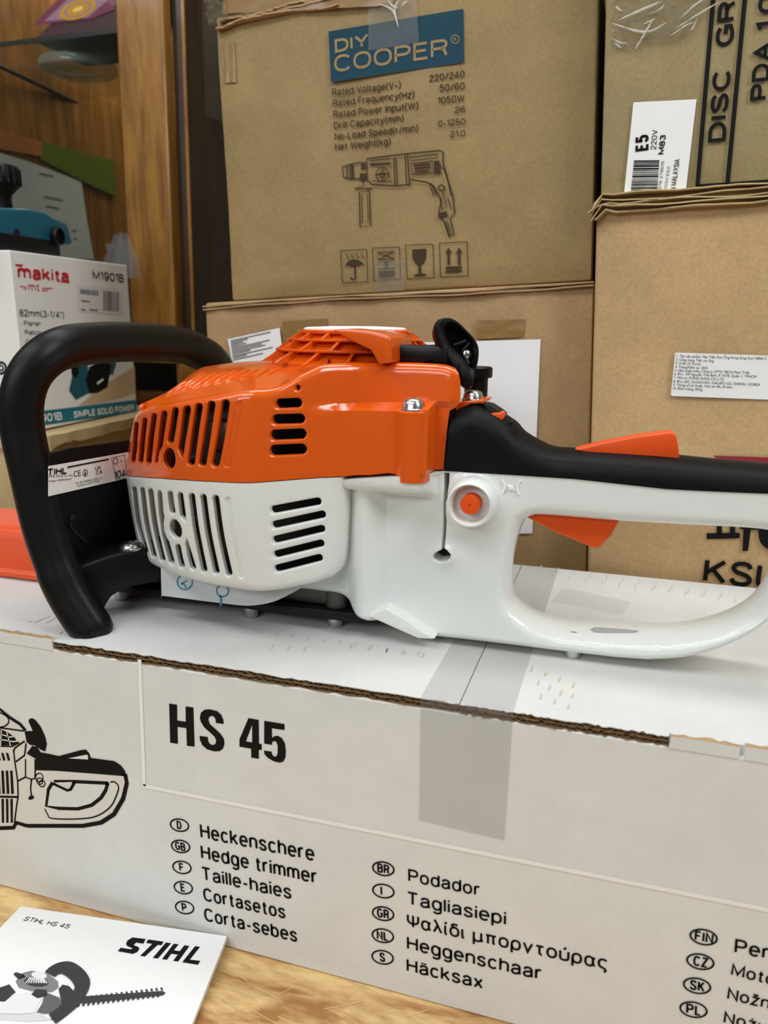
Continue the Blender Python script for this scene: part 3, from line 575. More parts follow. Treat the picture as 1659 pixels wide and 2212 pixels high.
ik.poly(D([(590, 1058), (785, 1052), (745, 1115), (725, 1118)]), 1, .00025)
ik.stroke(D([(490, 1340), (520, 1400), (570, 1445), (850, 1450), (1050, 1420), (1200, 1320), (1270, 1190), (1290, 1100), (1250, 1050), (1200, 1050)]), .0012, 0, sm=4)
ik.stroke(D([(345, 1020), (335, 1120), (345, 1200)]), .0014, 0); ik.poly(ellipse(D([(338, 1222)])[0], 6.5, 4.2, -.4), 0, .0002)
for c, r in (((430, 1000), 9), ((435, 1040), 7), ((460, 1067), 7)): ik.stroke(ellipse(D([c])[0], r * .9, r, 0), .0010, 0, True)
ik.stroke(D([(385, 800), (385, 1010), (340, 1020), (280, 995), (195, 1040)]), .0014, 0); ik.stroke(D([(280, 800), (280, 995)]), .0012, 0)
ik.stroke(D([(150, 700), (165, 830), (195, 1040), (200, 1210), (185, 1300), (160, 1490)]), .0014, 0); ik.stroke(D([(-400, 1205), (0, 1208), (200, 1212)]), .0020, 0)
ik.stroke(D([(150, 720), (165, 680), (270, 605), (285, 640), (270, 760), (175, 830)]), .0014, 0)
ik.stroke(D([(0, 660), (130, 665), (215, 620)]), .0012, 0); ik.stroke(D([(-300, 440), (0, 460), (260, 495)]), .0014, 0)
ik.poly(D([(-120, 660), (-110, 500), (0, 475), (95, 520), (150, 560), (205, 640), (120, 655)]), 0, .00012)
for l in (((-100, 540), (20, 530), (110, 560), (170, 550)), ((-110, 600), (40, 590), (150, 610), (200, 600)), ((20, 480), (10, 660)), ((80, 510), (120, 655)), ((-50, 490), (-60, 655))): ik.stroke(D(l), .0011, 1, lift=.0003)
ik.stroke(ellipse(D([(-60, 370)])[0], 32, 17, .15), .0012, 0, True)
for i in range(-6, 3):
    x = 25 + i * 48; ik.poly(D([(x - 12, 930), (x + 14, 928), (x + 28, 1180), (x, 1182)]), 0, .0002); ik.poly(D([(x - 10, 1235), (x + 16, 1235), (x + 18, 1495), (x - 5, 1495)]), 0, .0002)
for i in range(-4, 2): x = 30 + i * 50; ik.poly(D([(x - 18, 735), (x + 8, 738), (x + 28, 815), (x + 4, 822)]), 0, .0002)
ik.build('line_drawing', [M['ink'], M['draww'], M['hsbox']], hs, label='printed line drawing of the machine')
# ================================================================== THE HEDGE TRIMMER
ht = thing('hedge_trimmer', (-.2, .11, HT), 'orange and white petrol hedge trimmer with black bow handle standing on the white carton', 'hedge trimmer')
XC = -.240
def _cowl(X, Z, flat=None):
    t = np.clip((XC - X) / .098, 0, None); L = .022 + .028 * t ** 2.2; R = .022 + .75 * (X - XC)
    if flat is not None: R = (R + flat - np.sqrt((R - flat) ** 2 + .005 ** 2)) / 2
    y = (L + R + np.sqrt((L - R) ** 2 + .003 ** 2)) / 2
    return y + .006 * np.clip((Z - .370) / .085, -1.2, 1.2) ** 2
G_c = lambda X, Z: _cowl(X, Z)
px_x = lambda x, y, Y: float(PY(x, y, Y)[0]); px_z = lambda x, y, Y: float(PY(x, y, Y)[2])
# ---- lower white cowl
W1 = lambda l: zm(l, 5.53, 260, 1030); O1 = lambda l: zm(l, 5.53, 260, 820); W2 = lambda l: zm(l, 5.184, 530, 1020); O2 = lambda l: zm(l, 6.9125, 530, 820)
seam = [(272, 1029), (300, 1031), (345, 1034), (400, 1038), (470, 1042), (545, 1044), (600, 1040), (650, 1036), (690, 1033), (738, 1031)]
bott = [(742, 1060), (741, 1100), (738, 1150), (735, 1200), (730, 1225), (718, 1246), (690, 1262), (640, 1273), (600, 1280), (545, 1284), (480, 1275), (430, 1265), (385, 1252), (345, 1236), (320, 1222), (308, 1208), (298, 1188), (288, 1145), (279, 1095), (274, 1060)]
def dense(pts, G, step=.002): return resample(traceG(pts, G), step, False)
sm = dense(seam, G_c); bt = resample(spline(traceG(bott, G_c), 5), .002)
outer = np.vstack([sm, bt])
slots = []
for a, m_, b, w in (((162, 150), (212, 560), (298, 880), 56), ((258, 160), (310, 570), (395, 940), 58), ((355, 175), (410, 590), (500, 985), 62)): slots.append(bent_slot(a, m_, b, w))
slots.append([(470, 165), (490, 200), (505, 420), (518, 470), (508, 560), (515, 640), (545, 730), (575, 775), (600, 860), (640, 1010), (637, 1045), (610, 1055), (575, 1025), (535, 880), (490, 700), (455, 460), (437, 210), (447, 172)])
slots.append(bent_slot((590, 205), (600, 310), (618, 415), 62)); slots.append(bent_slot((682, 840), (705, 960), (732, 1062), 62))
slots.append([(710, 188), (738, 205), (752, 300), (770, 430), (778, 545), (735, 500), (708, 470), (692, 350), (680, 225), (690, 195)])
slots.append([(790, 740), (805, 790), (850, 930), (895, 1080), (890, 1115), (862, 1118), (830, 1085), (800, 970), (772, 810), (775, 780)])
for a, m_, b, w in (((847, 235), (902, 650), (995, 1110), 70), ((985, 248), (1045, 680), (1140, 1130), 72), ((1133, 262), (1193, 700), (1292, 1152), 76)): slots.append(bent_slot(a, m_, b, w))
ring = ellipse((655, 626), 66, 116, -.30, 36); slots.append(ring)
H = [resample(traceG(W1(s), G_c), .0012, True) for s in slots]
for a, b, w in (((312, 423), (800, 332), 88), ((322, 593), (852, 478), 86), ((330, 760), (845, 638), 84), ((340, 924), (835, 802), 84), ((350, 1084), (818, 964), 84)): H.append(resample(traceG(W2(capsule(a, b, w)), G_c), .0012, True))
blank = resample(traceG(W1(bent_slot((1283, 275), (1345, 700), (1445, 1180), 84)), G_c), .001, True)
rc = traceG(W1([(655, 626)]), G_c)[0]
def G_wc(X, Z):
    y = G_c(X, Z); P = np.stack([X, Z], 1); d = pdist(P, blank, True); ins = inpoly(P, blank)
    y = y + np.where(ins, .0011 * sst(0, .0008, d), 0)
    return y
fl = [(h, True, .0016, .0016) for h in H] + [(bt, False, .008, .010)]
def back_to(yb):
    def f(V): V = V.copy(); V[:, 1] = yb; return V
    return f
cx_, cz_ = np.meshgrid(XC + np.array((-.005, -.003, -.0016, -.0006, .0004, .0014, .0026, .0042)), np.arange(.276, .372, .0035)); corner_pts = np.stack([cx_.ravel(), cz_.ravel()], 1)
ex = np.vstack([corner_pts, blank] + [resample(traceG(W1(bent_slot((1283, 275 + e), (1345, 700), (1445, 1180 - e), 84 - 2 * e)), G_c), .001, True) for e in (5, 10, 15)])
relief('lower_cowl', outer, H, G_wc, fl, M['white'], ht, .004, wallfn=back_to(.20), extra=ex)
# ---- orange shroud
Xb = px_x(923, 950, .066); zl_pts = np.array([onG(x, y, lambda X, Z: _cowl(X, Z, .066)) for x, y in ((663, 890), (741, 887), (840, 888), (923, 886))])
x663, x870, x975 = px_x(663, 880, .062), px_x(870, 870, .072), px_x(966, 830, .085)
def G_o(X, Z):
    y = _cowl(X, Z, .066); zl = np.interp(X, zl_pts[:, 0], zl_pts[:, 1])
    y = y + .017 * sst(x663, x870, X) * np.clip((Z - zl) / .0045, 0, 1)
    low = 1 - np.clip((Z - zl) / .0045, 0, 1)
    y = y + .020 * np.clip((X - Xb) / .0012, 0, 1) * low
    y = y + np.clip(X - x975, 0, 1) ** 2 * 55 * (1 - low)
    P = np.stack([X, Z], 1)
    y = y + np.where(inpoly(P, oblank), .0010 * sst(0, .0008, pdist(P, oblank, True)), 0)
    return y
G_o0 = lambda X, Z: _cowl(X, Z, .066)
oblank = resample(traceG(O1(bent_slot((1420, 295), (1350, 660), (1278, 1015), 100)), G_o0), .001, True)
oseam = [(271, 1026), (300, 1029), (345, 1032), (400, 1036), (470, 1040), (545, 1042), (600, 1038), (650, 1034), (690, 1031), (740, 1029), (800, 1026), (839, 1022), (877, 1027), (905, 1027), (920, 1025), (923.5, 1015), (930, 1014), (958, 1014)]
oright = [(962, 965), (966, 920), (970, 888), (985, 880), (994, 868), (995, 850), (994, 820), (990, 806)]
otop = [(980, 796), (960, 789), (930, 786), (860, 784), (780, 784), (700, 787), (672, 797), (640, 812), (600, 835), (572, 841), (540, 842), (500, 847), (444, 857), (390, 866), (340, 876), (310, 882), (296, 887), (286, 900), (279, 935), (273, 980)]
G_k = lambda X, Z: np.full(len(X), .086)
o_s, o_r, o_t = np.vstack([dense(oseam[:-3], G_o0), dense([(924.5, 1024), (928, 1015), (958, 1014)], G_k)]), np.vstack([dense(oright[:3], G_k), dense(oright[3:], G_o)]), resample(spline(traceG(otop, G_o), 4), .002)
outer = np.vstack([o_s, o_r, o_t])
slots = []
for a, m_, b, w in (((188, 535), (168, 760), (148, 965), 50), ((288, 485), (258, 740), (238, 968), 54), ((398, 435), (358, 720), (333, 975), 60)): slots.append(bent_slot(a, m_, b, w))
slots.append([(515, 372), (545, 385), (552, 420), (530, 560), (503, 740), (495, 790), (455, 860), (445, 930), (442, 985), (425, 1000), (408, 985), (440, 760), (478, 440), (488, 390)])
slots.append(bent_slot((650, 370), (622, 560), (594, 725), 72))
slots.append([(790, 312), (820, 320), (832, 355), (800, 560), (765, 760), (742, 925), (730, 930), (705, 880), (685, 820), (712, 620), (745, 350), (762, 322)])
for a, m_, b, w in (((930, 325), (882, 650), (838, 985), 84), ((1080, 300), (1030, 640), (975, 990), 88), ((1248, 290), (1195, 650), (1130, 995), 96)): slots.append(bent_slot(a, m_, b, w))
slots.append(ellipse((580, 945), 70, 124, -.06, 36))
H = [resample(traceG(O1(s), G_o), .0012, True) for s in slots]
for a, b, w in (((502, 358), (765, 348), 142), ((452, 595), (805, 585), 148), ((427, 830), (823, 812), 156), ((422, 1058), (828, 1040), 160)): H.append(resample(traceG(O2(capsule(a, b, w)), G_o), .0012, True))
H.append(resample(traceG(O2(ellipse((772, 122), 38, 40, 0, 20)), G_o), .0008, True))
fl = [(h, True, .0018, .0016) for h in H] + [(o_t, False, .006, .006)]
zx = np.linspace(zl_pts[0, 0], Xb + .02, 60); zz = np.interp(zx, zl_pts[:, 0], zl_pts[:, 1])
cx_, cz_ = np.meshgrid(XC + np.array((-.005, -.003, -.0016, -.0006, .0004, .0014, .0026, .0042)), np.arange(.37, .43, .0035))
ex = np.vstack([oblank, np.stack([cx_.ravel(), cz_.ravel()], 1)] + [resample(traceG(O1(bent_slot((1420, 295 + e), (1350, 660), (1278, 1015 - e), 100 - 2 * e)), G_o0), .001, True) for e in (5, 10, 15)] + [np.stack([zx, zz + d], 1) for d in (0, .0015, .003, .0045)] + [np.stack([np.full(30, Xb + d), np.linspace(.372, .43, 30)], 1) for d in (0, .0012)])
def shroud_back(V):
    V = V.copy(); V[:, 0] -= .075 * sst(x870, x975 + .01, V[:, 0]); V[:, 1] = .235; return V
relief('engine_shroud', outer, H, G_o, fl, M['orange'], ht, .0035, wallfn=shroud_back, extra=ex, sharp=32)
# sloping top of the shroud, between the near face and the far edge
aP = [(299, 886), (340, 876), (390, 866), (444, 857), (500, 847), (540, 842), (572, 841), (600, 835), (640, 812), (672, 797), (700, 787)]
bP = [((301, 884), .058), ((362, 851), .085), ((422, 801), .115), ((466, 788), .14), ((520, 782), .15), ((575, 778), .155), ((620, 778), .155), ((650, 779), .15), ((680, 780), .15), ((700, 780), .15), ((720, 781), .15)]
A3 = []
for x, y in aP: q = onG(x, y, G_o); A3.append((q[0], float(G_o(q[:1], q[1:])[0]) + .0055, q[1]))
A3 = spline(A3, 6); B3 = spline([PY(x, y, Y) for (x, y), Y in bP], 6); K = len(A3); rows = []
for k in range(13):
    s = k / 12; rows.append(A3 * (1 - s) + B3 * s + np.array((0, 0, .004)) * math.sin(math.pi * s))
rows.append(B3 + (0, .012, -.004)); rows.append(B3 + (.004, .05, -.012)); rows.append(B3 + (.01, .08, -.05))
V = np.vstack(rows); Fq = [(j * K + i, j * K + i + 1, (j + 1) * K + i + 1, (j + 1) * K + i) for j in range(len(rows) - 1) for i in range(K - 1)]
top_o = obj('shroud_top', V, Fq, M['orange'], ht, 50)
from mathutils.bvhtree import BVHTree
bv = BVHTree.FromPolygons([Vector(v) for v in V], Fq)
def hit(px, py, bvh):
    h = bvh.ray_cast(Vector(CAM), Vector(ray(px, py))); return None if h[0] is None else np.array(h[0])
rb = MB(); Z5 = lambda p: zm([p], 4.608, 280, 680)[0]
for a, b in (((360, 815), (560, 668)), ((430, 790), (680, 625)), ((520, 765), (765, 602)), ((620, 740), (860, 583)), ((725, 712), (955, 572)), ((835, 690), (1060, 560)), ((955, 670), (1165, 548)), ((1090, 650), (1280, 541)), ((1240, 630), (1385, 540)), ((1370, 600), (1500, 533))):
    pa, pb = Z5(a), Z5(b); P = [hit(pa[0] + (pb[0] - pa[0]) * k / 5, pa[1] + (pb[1] - pa[1]) * k / 5, bv) for k in range(6)]; P = [p for p in P if p is not None]
    if len(P) > 2: rb.add(*g_tube(np.array(P), [.0006] + [.0016] * (len(P) - 2) + [.0009], 8))
rb.build('cooling_rib', M['orange'], ht, 60)
# engine seen dark through the vents
MB().add(*g_prism([(-.330, .070, .2915), (-.325, .058, .2915), (-.30, .048, .2915), (-.25, .048, .2915), (-.20, .09, .2915), (-.17, .135, .2915), (-.17, .19, .2915), (-.330, .19, .2915)], (0, 0, .13))).build('engine_block', M['dark'], ht, 30, bevel=.003)
mf = MB().add(*g_prism([(-.285, .0405, .385), (-.248, .0395, .385), (-.248, .07, .385), (-.285, .07, .385)], (0, 0, .024))); mf.build('muffler', M['brown_metal'], ht, 30, bevel=.006)
MB().add(*g_prism([(-.262, .042, .285), (-.246, .042, .285), (-.246, .075, .285), (-.262, .075, .285)], (0, 0, .085))).build('heat_shield', M['brown_metal'], ht, bevel=.002)
for x, y, r in ((410, 992, 8), (413, 1128, 11)):
    c = PY(x, y, .044); MB().add(*g_lathe(c, (0, -1, 0), [(r / 1650 * .52, -.02), (r / 1650 * .52, 0), (r / 1650 * .4, .003)], 20)).build('muffler_bolt', M['steel'], ht, 40)
# ---- starter cover dome
DC = (-.2105, .155); z0, z1, R0, R1 = .4462, .4705, .0755, .0445; cv = MB()
zt = [z0, z0 + (z1 - z0) * .385, z0 + (z1 - z0) * .70, z1]
Rz = lambda z: R0 + (R1 - R0) * (z - z0) / (z1 - z0)
cv.add(*g_lathe((DC[0], DC[1], 0), (0, 0, 1), [(R0 - .009, z0 - .02), (R0 - .009, z0), (Rz(zt[1]) - .007, zt[1] - .003), (Rz(zt[2]) - .006, zt[2] - .003), (R1 - .004, z1 - .003), (R1 - .004, z1)], 64))
for z in zt[1:3]: r = Rz(z); cv.add(*g_lathe((DC[0], DC[1], 0), (0, 0, 1), [(r - .010, z - .0012), (r - .0006, z - .0012), (r, z - .0006), (r, z + .0002), (r - .0006, z + .0008), (r - .010, z + .0008)], 72))
cv.add(*g_lathe((DC[0], DC[1], 0), (0, 0, 1), [(R1 - .008, z1 - .003), (R1, z1 - .0028), (R1 + .0008, z1 - .001), (R1, z1), (R1 - .004, z1)], 72))
for tier in range(3):
    za, zb = zt[tier], zt[tier + 1]; n = 15
    for i in range(n):
        an = 2 * math.pi * (i + .5 * (tier % 2)) / n; d = np.array((math.cos(an), math.sin(an), 0)); q = np.array((-d[1], d[0], 0)) * .0013; c = np.array((DC[0], DC[1], 0))
        lo_o, hi_o = c + d * (Rz(za) - .0004) + (0, 0, za), c + d * (Rz(zb) - .0004) + (0, 0, zb - .001); lo_i, hi_i = c + d * (Rz(za) - .012) + (0, 0, za), c + d * (Rz(zb) - .009) + (0, 0, zb - .001)
        sh = q * 4 * (1 - tier * .2)
        cv.add(*g_hexa([lo_i - q, lo_o - q - sh, lo_o + q - sh, lo_i + q, hi_i - q, hi_o - q, hi_o + q, hi_i + q]))
cv.build('starter_cover', M['orange'], ht, 35)
sp = [PY(x, y, .078) for x, y in ((818, 787), (801, 757), (752, 733), (716, 713), (745, 710), (800, 715), (838, 725), (845, 733), (847, 784))]
spm = MB().add(*g_prism(sp, (0, .055, .0))); spm.build('rope_outlet', M['orange'], ht, 35, bevel=.003, seg=3)
MB().add(*g_lathe((DC[0], DC[1], z1), (0, 0, 1), [(R1 - .0035, 0), (R1 - .0035, .001), (R1 - .006, .0018), (.02, .0026), (.0005, .0028)], 64)).build('cover_badge', M['inkw'], ht, 40, label='white round badge on top')
bp_ = Plane((DC[0], DC[1], z1 + .0030), (0, 0, 1), (.2, 1, 0)); bi = Ink(bp_, .0001); v_, f_ = text_geo('STIHL', 0.0)
bi.mb.add([bp_.w(-.030 + x * .0175 + .25 * y * .0175, -.014 + y * .0185, .0002) for x, y in v_], f_); bi.build('badge_print', M['ink'], ht)
# screws in the shroud
def dome_screw(c, r, parent=ht, name='screw', h=.0062):
    mb = MB().add(*g_lathe(c, (0, 0, 1), [(r * 1.12, -.002), (r * 1.12, .0006), (r, .0012), (r * .93, h * .55), (r * .8, h * .8), (r * .5, h), (r * .28, h), (r * .26, h * .5), (.0002, h * .5)], 36)); return mb.build(name, M['steel'], parent, 40)
s1 = PY(893, 887, .075); s1[2] += .0008; dome_screw(s1, .0084, h=.0080); s2 = PY(1022, 864, .112); dome_screw(s2, .0075, h=.0072)
MB().add(*g_lathe(s1, (0, 0, 1), [(.0125, -.05), (.0125, -.0012), (.0118, -.0004), (.0005, -.0004)], 40)).build('screw_boss', M['orange'], ht, 40)
MB().add(*g_prism([PY(x, y, .100) for x, y in ((960, 895), (985, 872), (1000, 867), (1043, 862), (1048, 866), (1046, 872), (1020, 872), (990, 885), (975, 896))], (0, .03, 0))).build('screw_lug', M['orange'], ht, 35, bevel=.001)
# ---- pull starter
a = PY(864, 763, .104); b = PY(966, 768, .104); ax = _n(b - a)
MB().add(*g_lathe(a, ax, [(.0072, -.006), (.0072, .0004), (.0062, .0012)], 32)).build('rope_bushing', M['steel'], ht, 40)
pg = MB(); k = np.linspace(0, 1, 10); pg.add(*g_tube([a + (b - a) * (x * 1.05 + .01) for x in k], [.0063 + .0008 * x + .0028 * x ** 5 for x in k], 28, prof=[(abs(math.cos(t)) ** .6 * np.sign(math.cos(t)), abs(math.sin(t)) ** .6 * np.sign(math.sin(t))) for t in np.linspace(0, 2 * math.pi, 28, endpoint=False)]))
pp = Plane(b + np.array((.012, 0, 0)), (.55, -.83, .10)); Z7 = lambda l: zm(l, 5.925, 840, 670)
ro = np.array([pp.at(*p) for p in Z7([(590, 250), (598, 190), (640, 125), (710, 98), (800, 102), (880, 145), (970, 230), (1055, 315), (1115, 395), (1148, 480), (1152, 570), (1135, 690), (1105, 800), (1085, 930), (1062, 1000), (1010, 1018), (955, 960), (905, 860), (850, 790), (790, 720), (740, 640), (700, 555), (640, 430), (602, 330)])])
ri = np.array([pp.at(*p) for p in Z7([(722, 255), (728, 215), (750, 188), (790, 175), (835, 182), (890, 215), (950, 275), (1020, 350), (1075, 415), (1100, 490), (1112, 570), (1100, 660), (1085, 730), (1062, 745), (1035, 715), (1010, 670), (965, 620), (920, 575), (870, 530), (820, 475), (785, 430), (760, 385), (738, 330), (726, 295)])])
ro, ri = resample(spline(ro, 4, True), .001, True), resample(spline(ri, 4, True), .001, True)
def nres(p, n):
    q = np.vstack([p, p[:1]]); s = np.r_[0, np.cumsum(np.linalg.norm(np.diff(q, axis=0), axis=1))]; t = np.linspace(0, s[-1], n, endpoint=False); return np.stack([np.interp(t, s, q[:, i]) for i in range(3)], 1)
NN = 72; ro, ri = nres(ro, NN), nres(ri, NN); cc = ro.mean(0); nb = -pp.n
rings = [ro + nb * .016 + (cc - ro) * .30, ro + nb * .011 + (cc - ro) * .10, ro + nb * .003, ro + nb * .001 - (cc - ro) * .0, ro * .8 + ri * .2 + pp.n * .0012, ro * .35 + ri * .65 + pp.n * .0012, ri + nb * .001, ri + nb * .011 + (cc - ri) * .06]
V = np.vstack(rings); Fq = [(j * NN + i, j * NN + (i + 1) % NN, (j + 1) * NN + (i + 1) % NN, (j + 1) * NN + i) for j in range(len(rings) - 1) for i in range(NN)]; Fq += [tuple(range(NN))[::-1], tuple((len(rings) - 1) * NN + i for i in range(NN))]
pg.add(V, Fq)
for q0, q1 in (((870, 440), (1010, 385)), ((985, 520), (1060, 410)), ((985, 520), (1040, 690))):
    q0, q1 = pp.at(*Z7([q0])[0]) + nb * .006, pp.at(*Z7([q1])[0]) + nb * .003; pg.add(*g_tube([q0, q1], .0014, 8))
pull = pg.build('starter_grip', M['black'], ht, 45)
MB().add(*g_lathe(pp.at(*Z7([(1030, 560)])[0]) + nb * .006, pp.n, [(.0036, 0), (.0036, .002), (.0028, .003), (.0008, .0034)], 20)).build('rope_knot', M['steel'], ht, 50, label='silver rope end')
c = PY(1030, 792, .155); zc0 = px_z(1030, 862, .155); zc1 = px_z(1030, 815, .155)
MB().add(*g_lathe((c[0], .155, 0), (0, 0, 1), [(.0090, zc0 - .03), (.0090, zc1), (.0118, zc1), (.0122, zc1 + .001), (.0122, c[2] - .001), (.0112, c[2])], 32)).build('fuel_cap', M['black'], ht, 35)
# ---- white handle housing with rear loop
ZB = lambda l: zm(l, 2.765, 700, 660); ZH = lambda l: zm(l, 2.517, 1000, 860); YM = .1075; Y0 = .085
xr, xl, xrr = px_x(798, 1200, Y0), px_x(752, 1200, Y0), px_x(833, 1200, Y0); zcol = px_z(800, 1062, .075); xcoll = px_x(918, 1040, .075); hc = PY(966, 1201, Y0); bc = PY(1020, 1090, Y0)
def G_w(X, Z):
    y = np.full(len(X), Y0)
    tri = np.clip(np.minimum((X - xl) / (xr - xl), (xrr - X) / (xrr - xr)), 0, 1)
    y = y - .014 * np.sin(tri * math.pi / 2) ** 1.2
    coll = sst(zcol - .003, zcol + .005, Z) * (1 - sst(xcoll - .006, xcoll + .008, X)); y = np.minimum(y, Y0 - .021 * coll)
    y = y - .0045 * np.exp(-(((X - hc[0]) ** 2 + (Z - hc[2]) ** 2) / .009 ** 2))
    d = np.sqrt((X - bc[0]) ** 2 + (Z - bc[2]) ** 2); y = y - .005 * (1 - sst(.017, .024, d))
    return y
G_f = lambda X, Z: np.full(len(X), Y0); G_m = lambda X, Z: np.full(len(X), YM)
w_top = [(640, 1040), (740, 1036), (850, 1030), (922, 1024), (960, 1018), (990, 1019), (1100, 1026), (1240, 1035), (1340, 1046), (1440, 1057), (1560, 1063), (1659, 1067), (1735, 1071)]
w_right = [(1762, 1085), (1775, 1150), (1760, 1230), (1720, 1300), (1659, 1352), (1600, 1389), (1530, 1416), (1470, 1429), (1400, 1433)]
w_bot = [(1330, 1428), (1235, 1417), (1100, 1400), (1000, 1388), (935, 1381), (902, 1378), (859, 1358), (820, 1340), (794, 1331), (775, 1326), (758, 1314), (745, 1298), (732, 1289), (700, 1284), (653, 1278), (634, 1275), (612, 1262), (612, 1200), (620, 1100)]
wt, wr, wb = np.vstack([dense(w_top[:4], G_w), dense(w_top[4:], G_f)]), resample(spline(traceG(w_right, G_f), 5), .002), resample(spline(traceG(w_bot, G_f), 3), .002)
outer = np.vstack([wt, wr, wb])
op = [(1134, 1122), (1140, 1115), (1155, 1109), (1171, 1107), (1240, 1112), (1338, 1120), (1480, 1128), (1600, 1134), (1650, 1139), (1668, 1146), (1676, 1165), (1672, 1205), (1655, 1250), (1628, 1291), (1588, 1319), (1536, 1339), (1477, 1351), (1421, 1355), (1350, 1354), (1238, 1345), (1179, 1333), (1147, 1319), (1119, 1293), (1108, 1270), (1106, 1241), (1111, 1198), (1119, 1162), (1127, 1138)]
oph = resample(spline(traceG(op, G_m), 5, True), .002, True)
slit = [(959, 1015), (970, 1015), (969, 1077), (966, 1079), (963, 1150), (961, 1183), (968, 1187), (976, 1196), (974, 1205), (962, 1212), (948, 1213), (938, 1207), (936, 1199), (944, 1191), (955, 1186), (957, 1150), (959, 1077)]
slit[0] = (959, 1022); slit[1] = (970, 1022)
slh = resample(traceG(slit, G_f), .001, True)
relief('handle_housing', outer, [oph, slh], G_w, [(oph, True, .0095, YM - Y0), (slh, True, .001, .001), (np.vstack([wr, wb]), False, .006, .010)], M['white'], ht, .0035, ymid=YM, sharp=45)
MB().add(*g_prism([PY(x, y, .100) for x, y in ((900, 880), (985, 880), (985, 1225), (900, 1225))], (0, .012, 0))).build('gap_shade_plate', M['deep'], ht)  # black plate added inside, stands in for the shade of the slit
MB().add(*g_prism([PY(x, y, .073) for x, y in ((797, 1332), (833, 1314), (870, 1335), (912, 1364), (940, 1379), (934, 1381), (902, 1379), (859, 1360))], (0, .016, 0))).build('lower_rib', M['white'], ht, 35, bevel=.002, seg=3)
# soft black upper grip
b_low = [(960, 1016), (1100, 1024), (1240, 1033), (1340, 1044), (1440, 1055), (1560, 1061), (1659, 1065), (1735, 1069)]
b_top = [(1758, 1060), (1750, 1035), (1725, 1012), (1690, 1004), (1659, 1001), (1600, 996), (1540, 991), (1440, 981), (1340, 974), (1240, 968), (1199, 965), (1167, 952), (1134, 932), (1116, 912), (1083, 890), (1060, 879), (1040, 873), (1025, 872), (1000, 878), (984, 886), (976, 892)]
b_left = [(973, 900), (969, 935), (963, 990)]
bl, btp, blf = dense(b_low, G_f), resample(spline(traceG(b_top, G_m), 4), .002), dense(b_left, G_f)
relief('soft_grip', np.vstack([bl, btp, blf]), [], lambda X, Z: np.full(len(X), Y0 - .001), [(btp, False, .013, YM - Y0 + .001)], M['softblack'], ht, .004, ymid=YM, sharp=45)
# stop switch in its recess
MB().add(*g_prism([PY(x, y, .098) for x, y in ((1046, 873), (1058, 876), (1084, 893), (1088, 899), (1070, 898), (1052, 886))], (0, .018, 0))).build('switch_recess_shade', M['deep'], ht)  # black block stands in for the shade of the switch opening
MB().add(*g_prism([PY(x, y, .094) for x, y in ((1052, 894), (1078, 892), (1085, 892), (1087, 906), (1080, 910), (1066, 904))], (0, .016, 0))).build('stop_switch', M['orange2'], ht, 35, bevel=.001)
for dx, dy in ((0, 0), ): MB().add(*g_prism([PY(x, y, .095) for x, y in ((1090, 915), (1104, 910), (1106, 912), (1093, 917))], (0, .012, 0))).build('switch_mark', M['deep'], ht)
# levers
def lever(name, pts, y0, th, m, bev=.0012): return MB().add(*g_prism([PY(x, y, y0) for x, y in pts], (0, th, 0))).build(name, m, ht, 35, bevel=bev, seg=3)
lever('lockout_lever', ((1240, 972), (1300, 957), (1380, 942), (1440, 934.5), (1450, 934), (1457, 937), (1461, 943), (1465, 962), (1468, 990), (1440, 1000), (1300, 985)), .100, .015, M['orange2'])
lever('throttle_trigger', ((1133, 1116), (1160, 1098), (1342, 1108), (1338, 1125), (1320, 1158), (1297, 1182), (1289, 1186), (1280, 1184), (1200, 1151)), .099, .016, M['orange2'], .0016)
# primer collar and button
ca = PY(1014, 1092, .069); bj = PY(1017, 1090, .085)
rr = .0157
MB().add(*g_lathe((ca[0], .069, ca[2]), (0, -1, 0), [(rr * 1.22, -.018), (rr * 1.13, -.008), (rr * 1.05, -.002), (rr * 1.0, 0), (rr * .94, .0004), (rr * .88, -.0006), (rr * .84, -.004), (rr * .80, -.0125), (.0003, -.0128)], 56)).build('button_collar', M['white'], ht, 50)
MB().add(*g_lathe((ca[0], .069, ca[2]), (0, -1, 0), [(.0072, -.013), (.0070, -.002), (.0064, -.0010), (.0010, -.0008), (.0008, -.0016), (.0001, -.0016)], 36)).build('primer_button', M['orange2'], ht, 40)
ck = MB(); cp = Plane((0, Y0 - .0004, 0), (0, -1, 0))
for pts in ([(1086, 1037), (1089, 1044), (1091, 1052), (1089, 1060), (1085, 1067)], [(1124, 1038), (1120, 1045), (1118, 1053), (1119, 1061), (1122, 1069)], [(1097, 1048), (1101, 1052), (1104, 1054), (1108, 1057), (1111, 1060)]):
    ck.add(*g_tube([cp.at(*p) for p in spline(pts, 3)], .0007, 8))
ck.add(*g_lathe(cp.at(1104, 1053), (0, -1, 0), [(.0019, 0), (.0016, .0012), (.0001, .0014)], 14)); ck.build('choke_symbol', M['inkw'], ht, 50)
hb = bpy.data.objects['handle_housing']; hbv = BVHTree.FromPolygons([v.co + Vector(ORG[ht]) for v in hb.data.vertices], [tuple(p.vertices) for p in hb.data.polygons])
g0 = [((1275, 1360), (1283, 1355)), ((1284, 1366), (1296, 1355.5)), ((1305, 1367), (1318, 1357)), ((1340, 1367), (1345, 1359)), ((1366, 1367), (1366, 1361)), ((1379, 1364), (1378, 1362.5))]
wv = []
for (ax_, ay_), (bx_, by_) in g0:
    for s_ in (0, .33, .67, 1): q = hit(ax_ + (bx_ - ax_) * s_, ay_ + (by_ - ay_) * s_, hbv); wv.append(q + (0, -.0003, .0003) if q is not None else PY(ax_, ay_, .096))
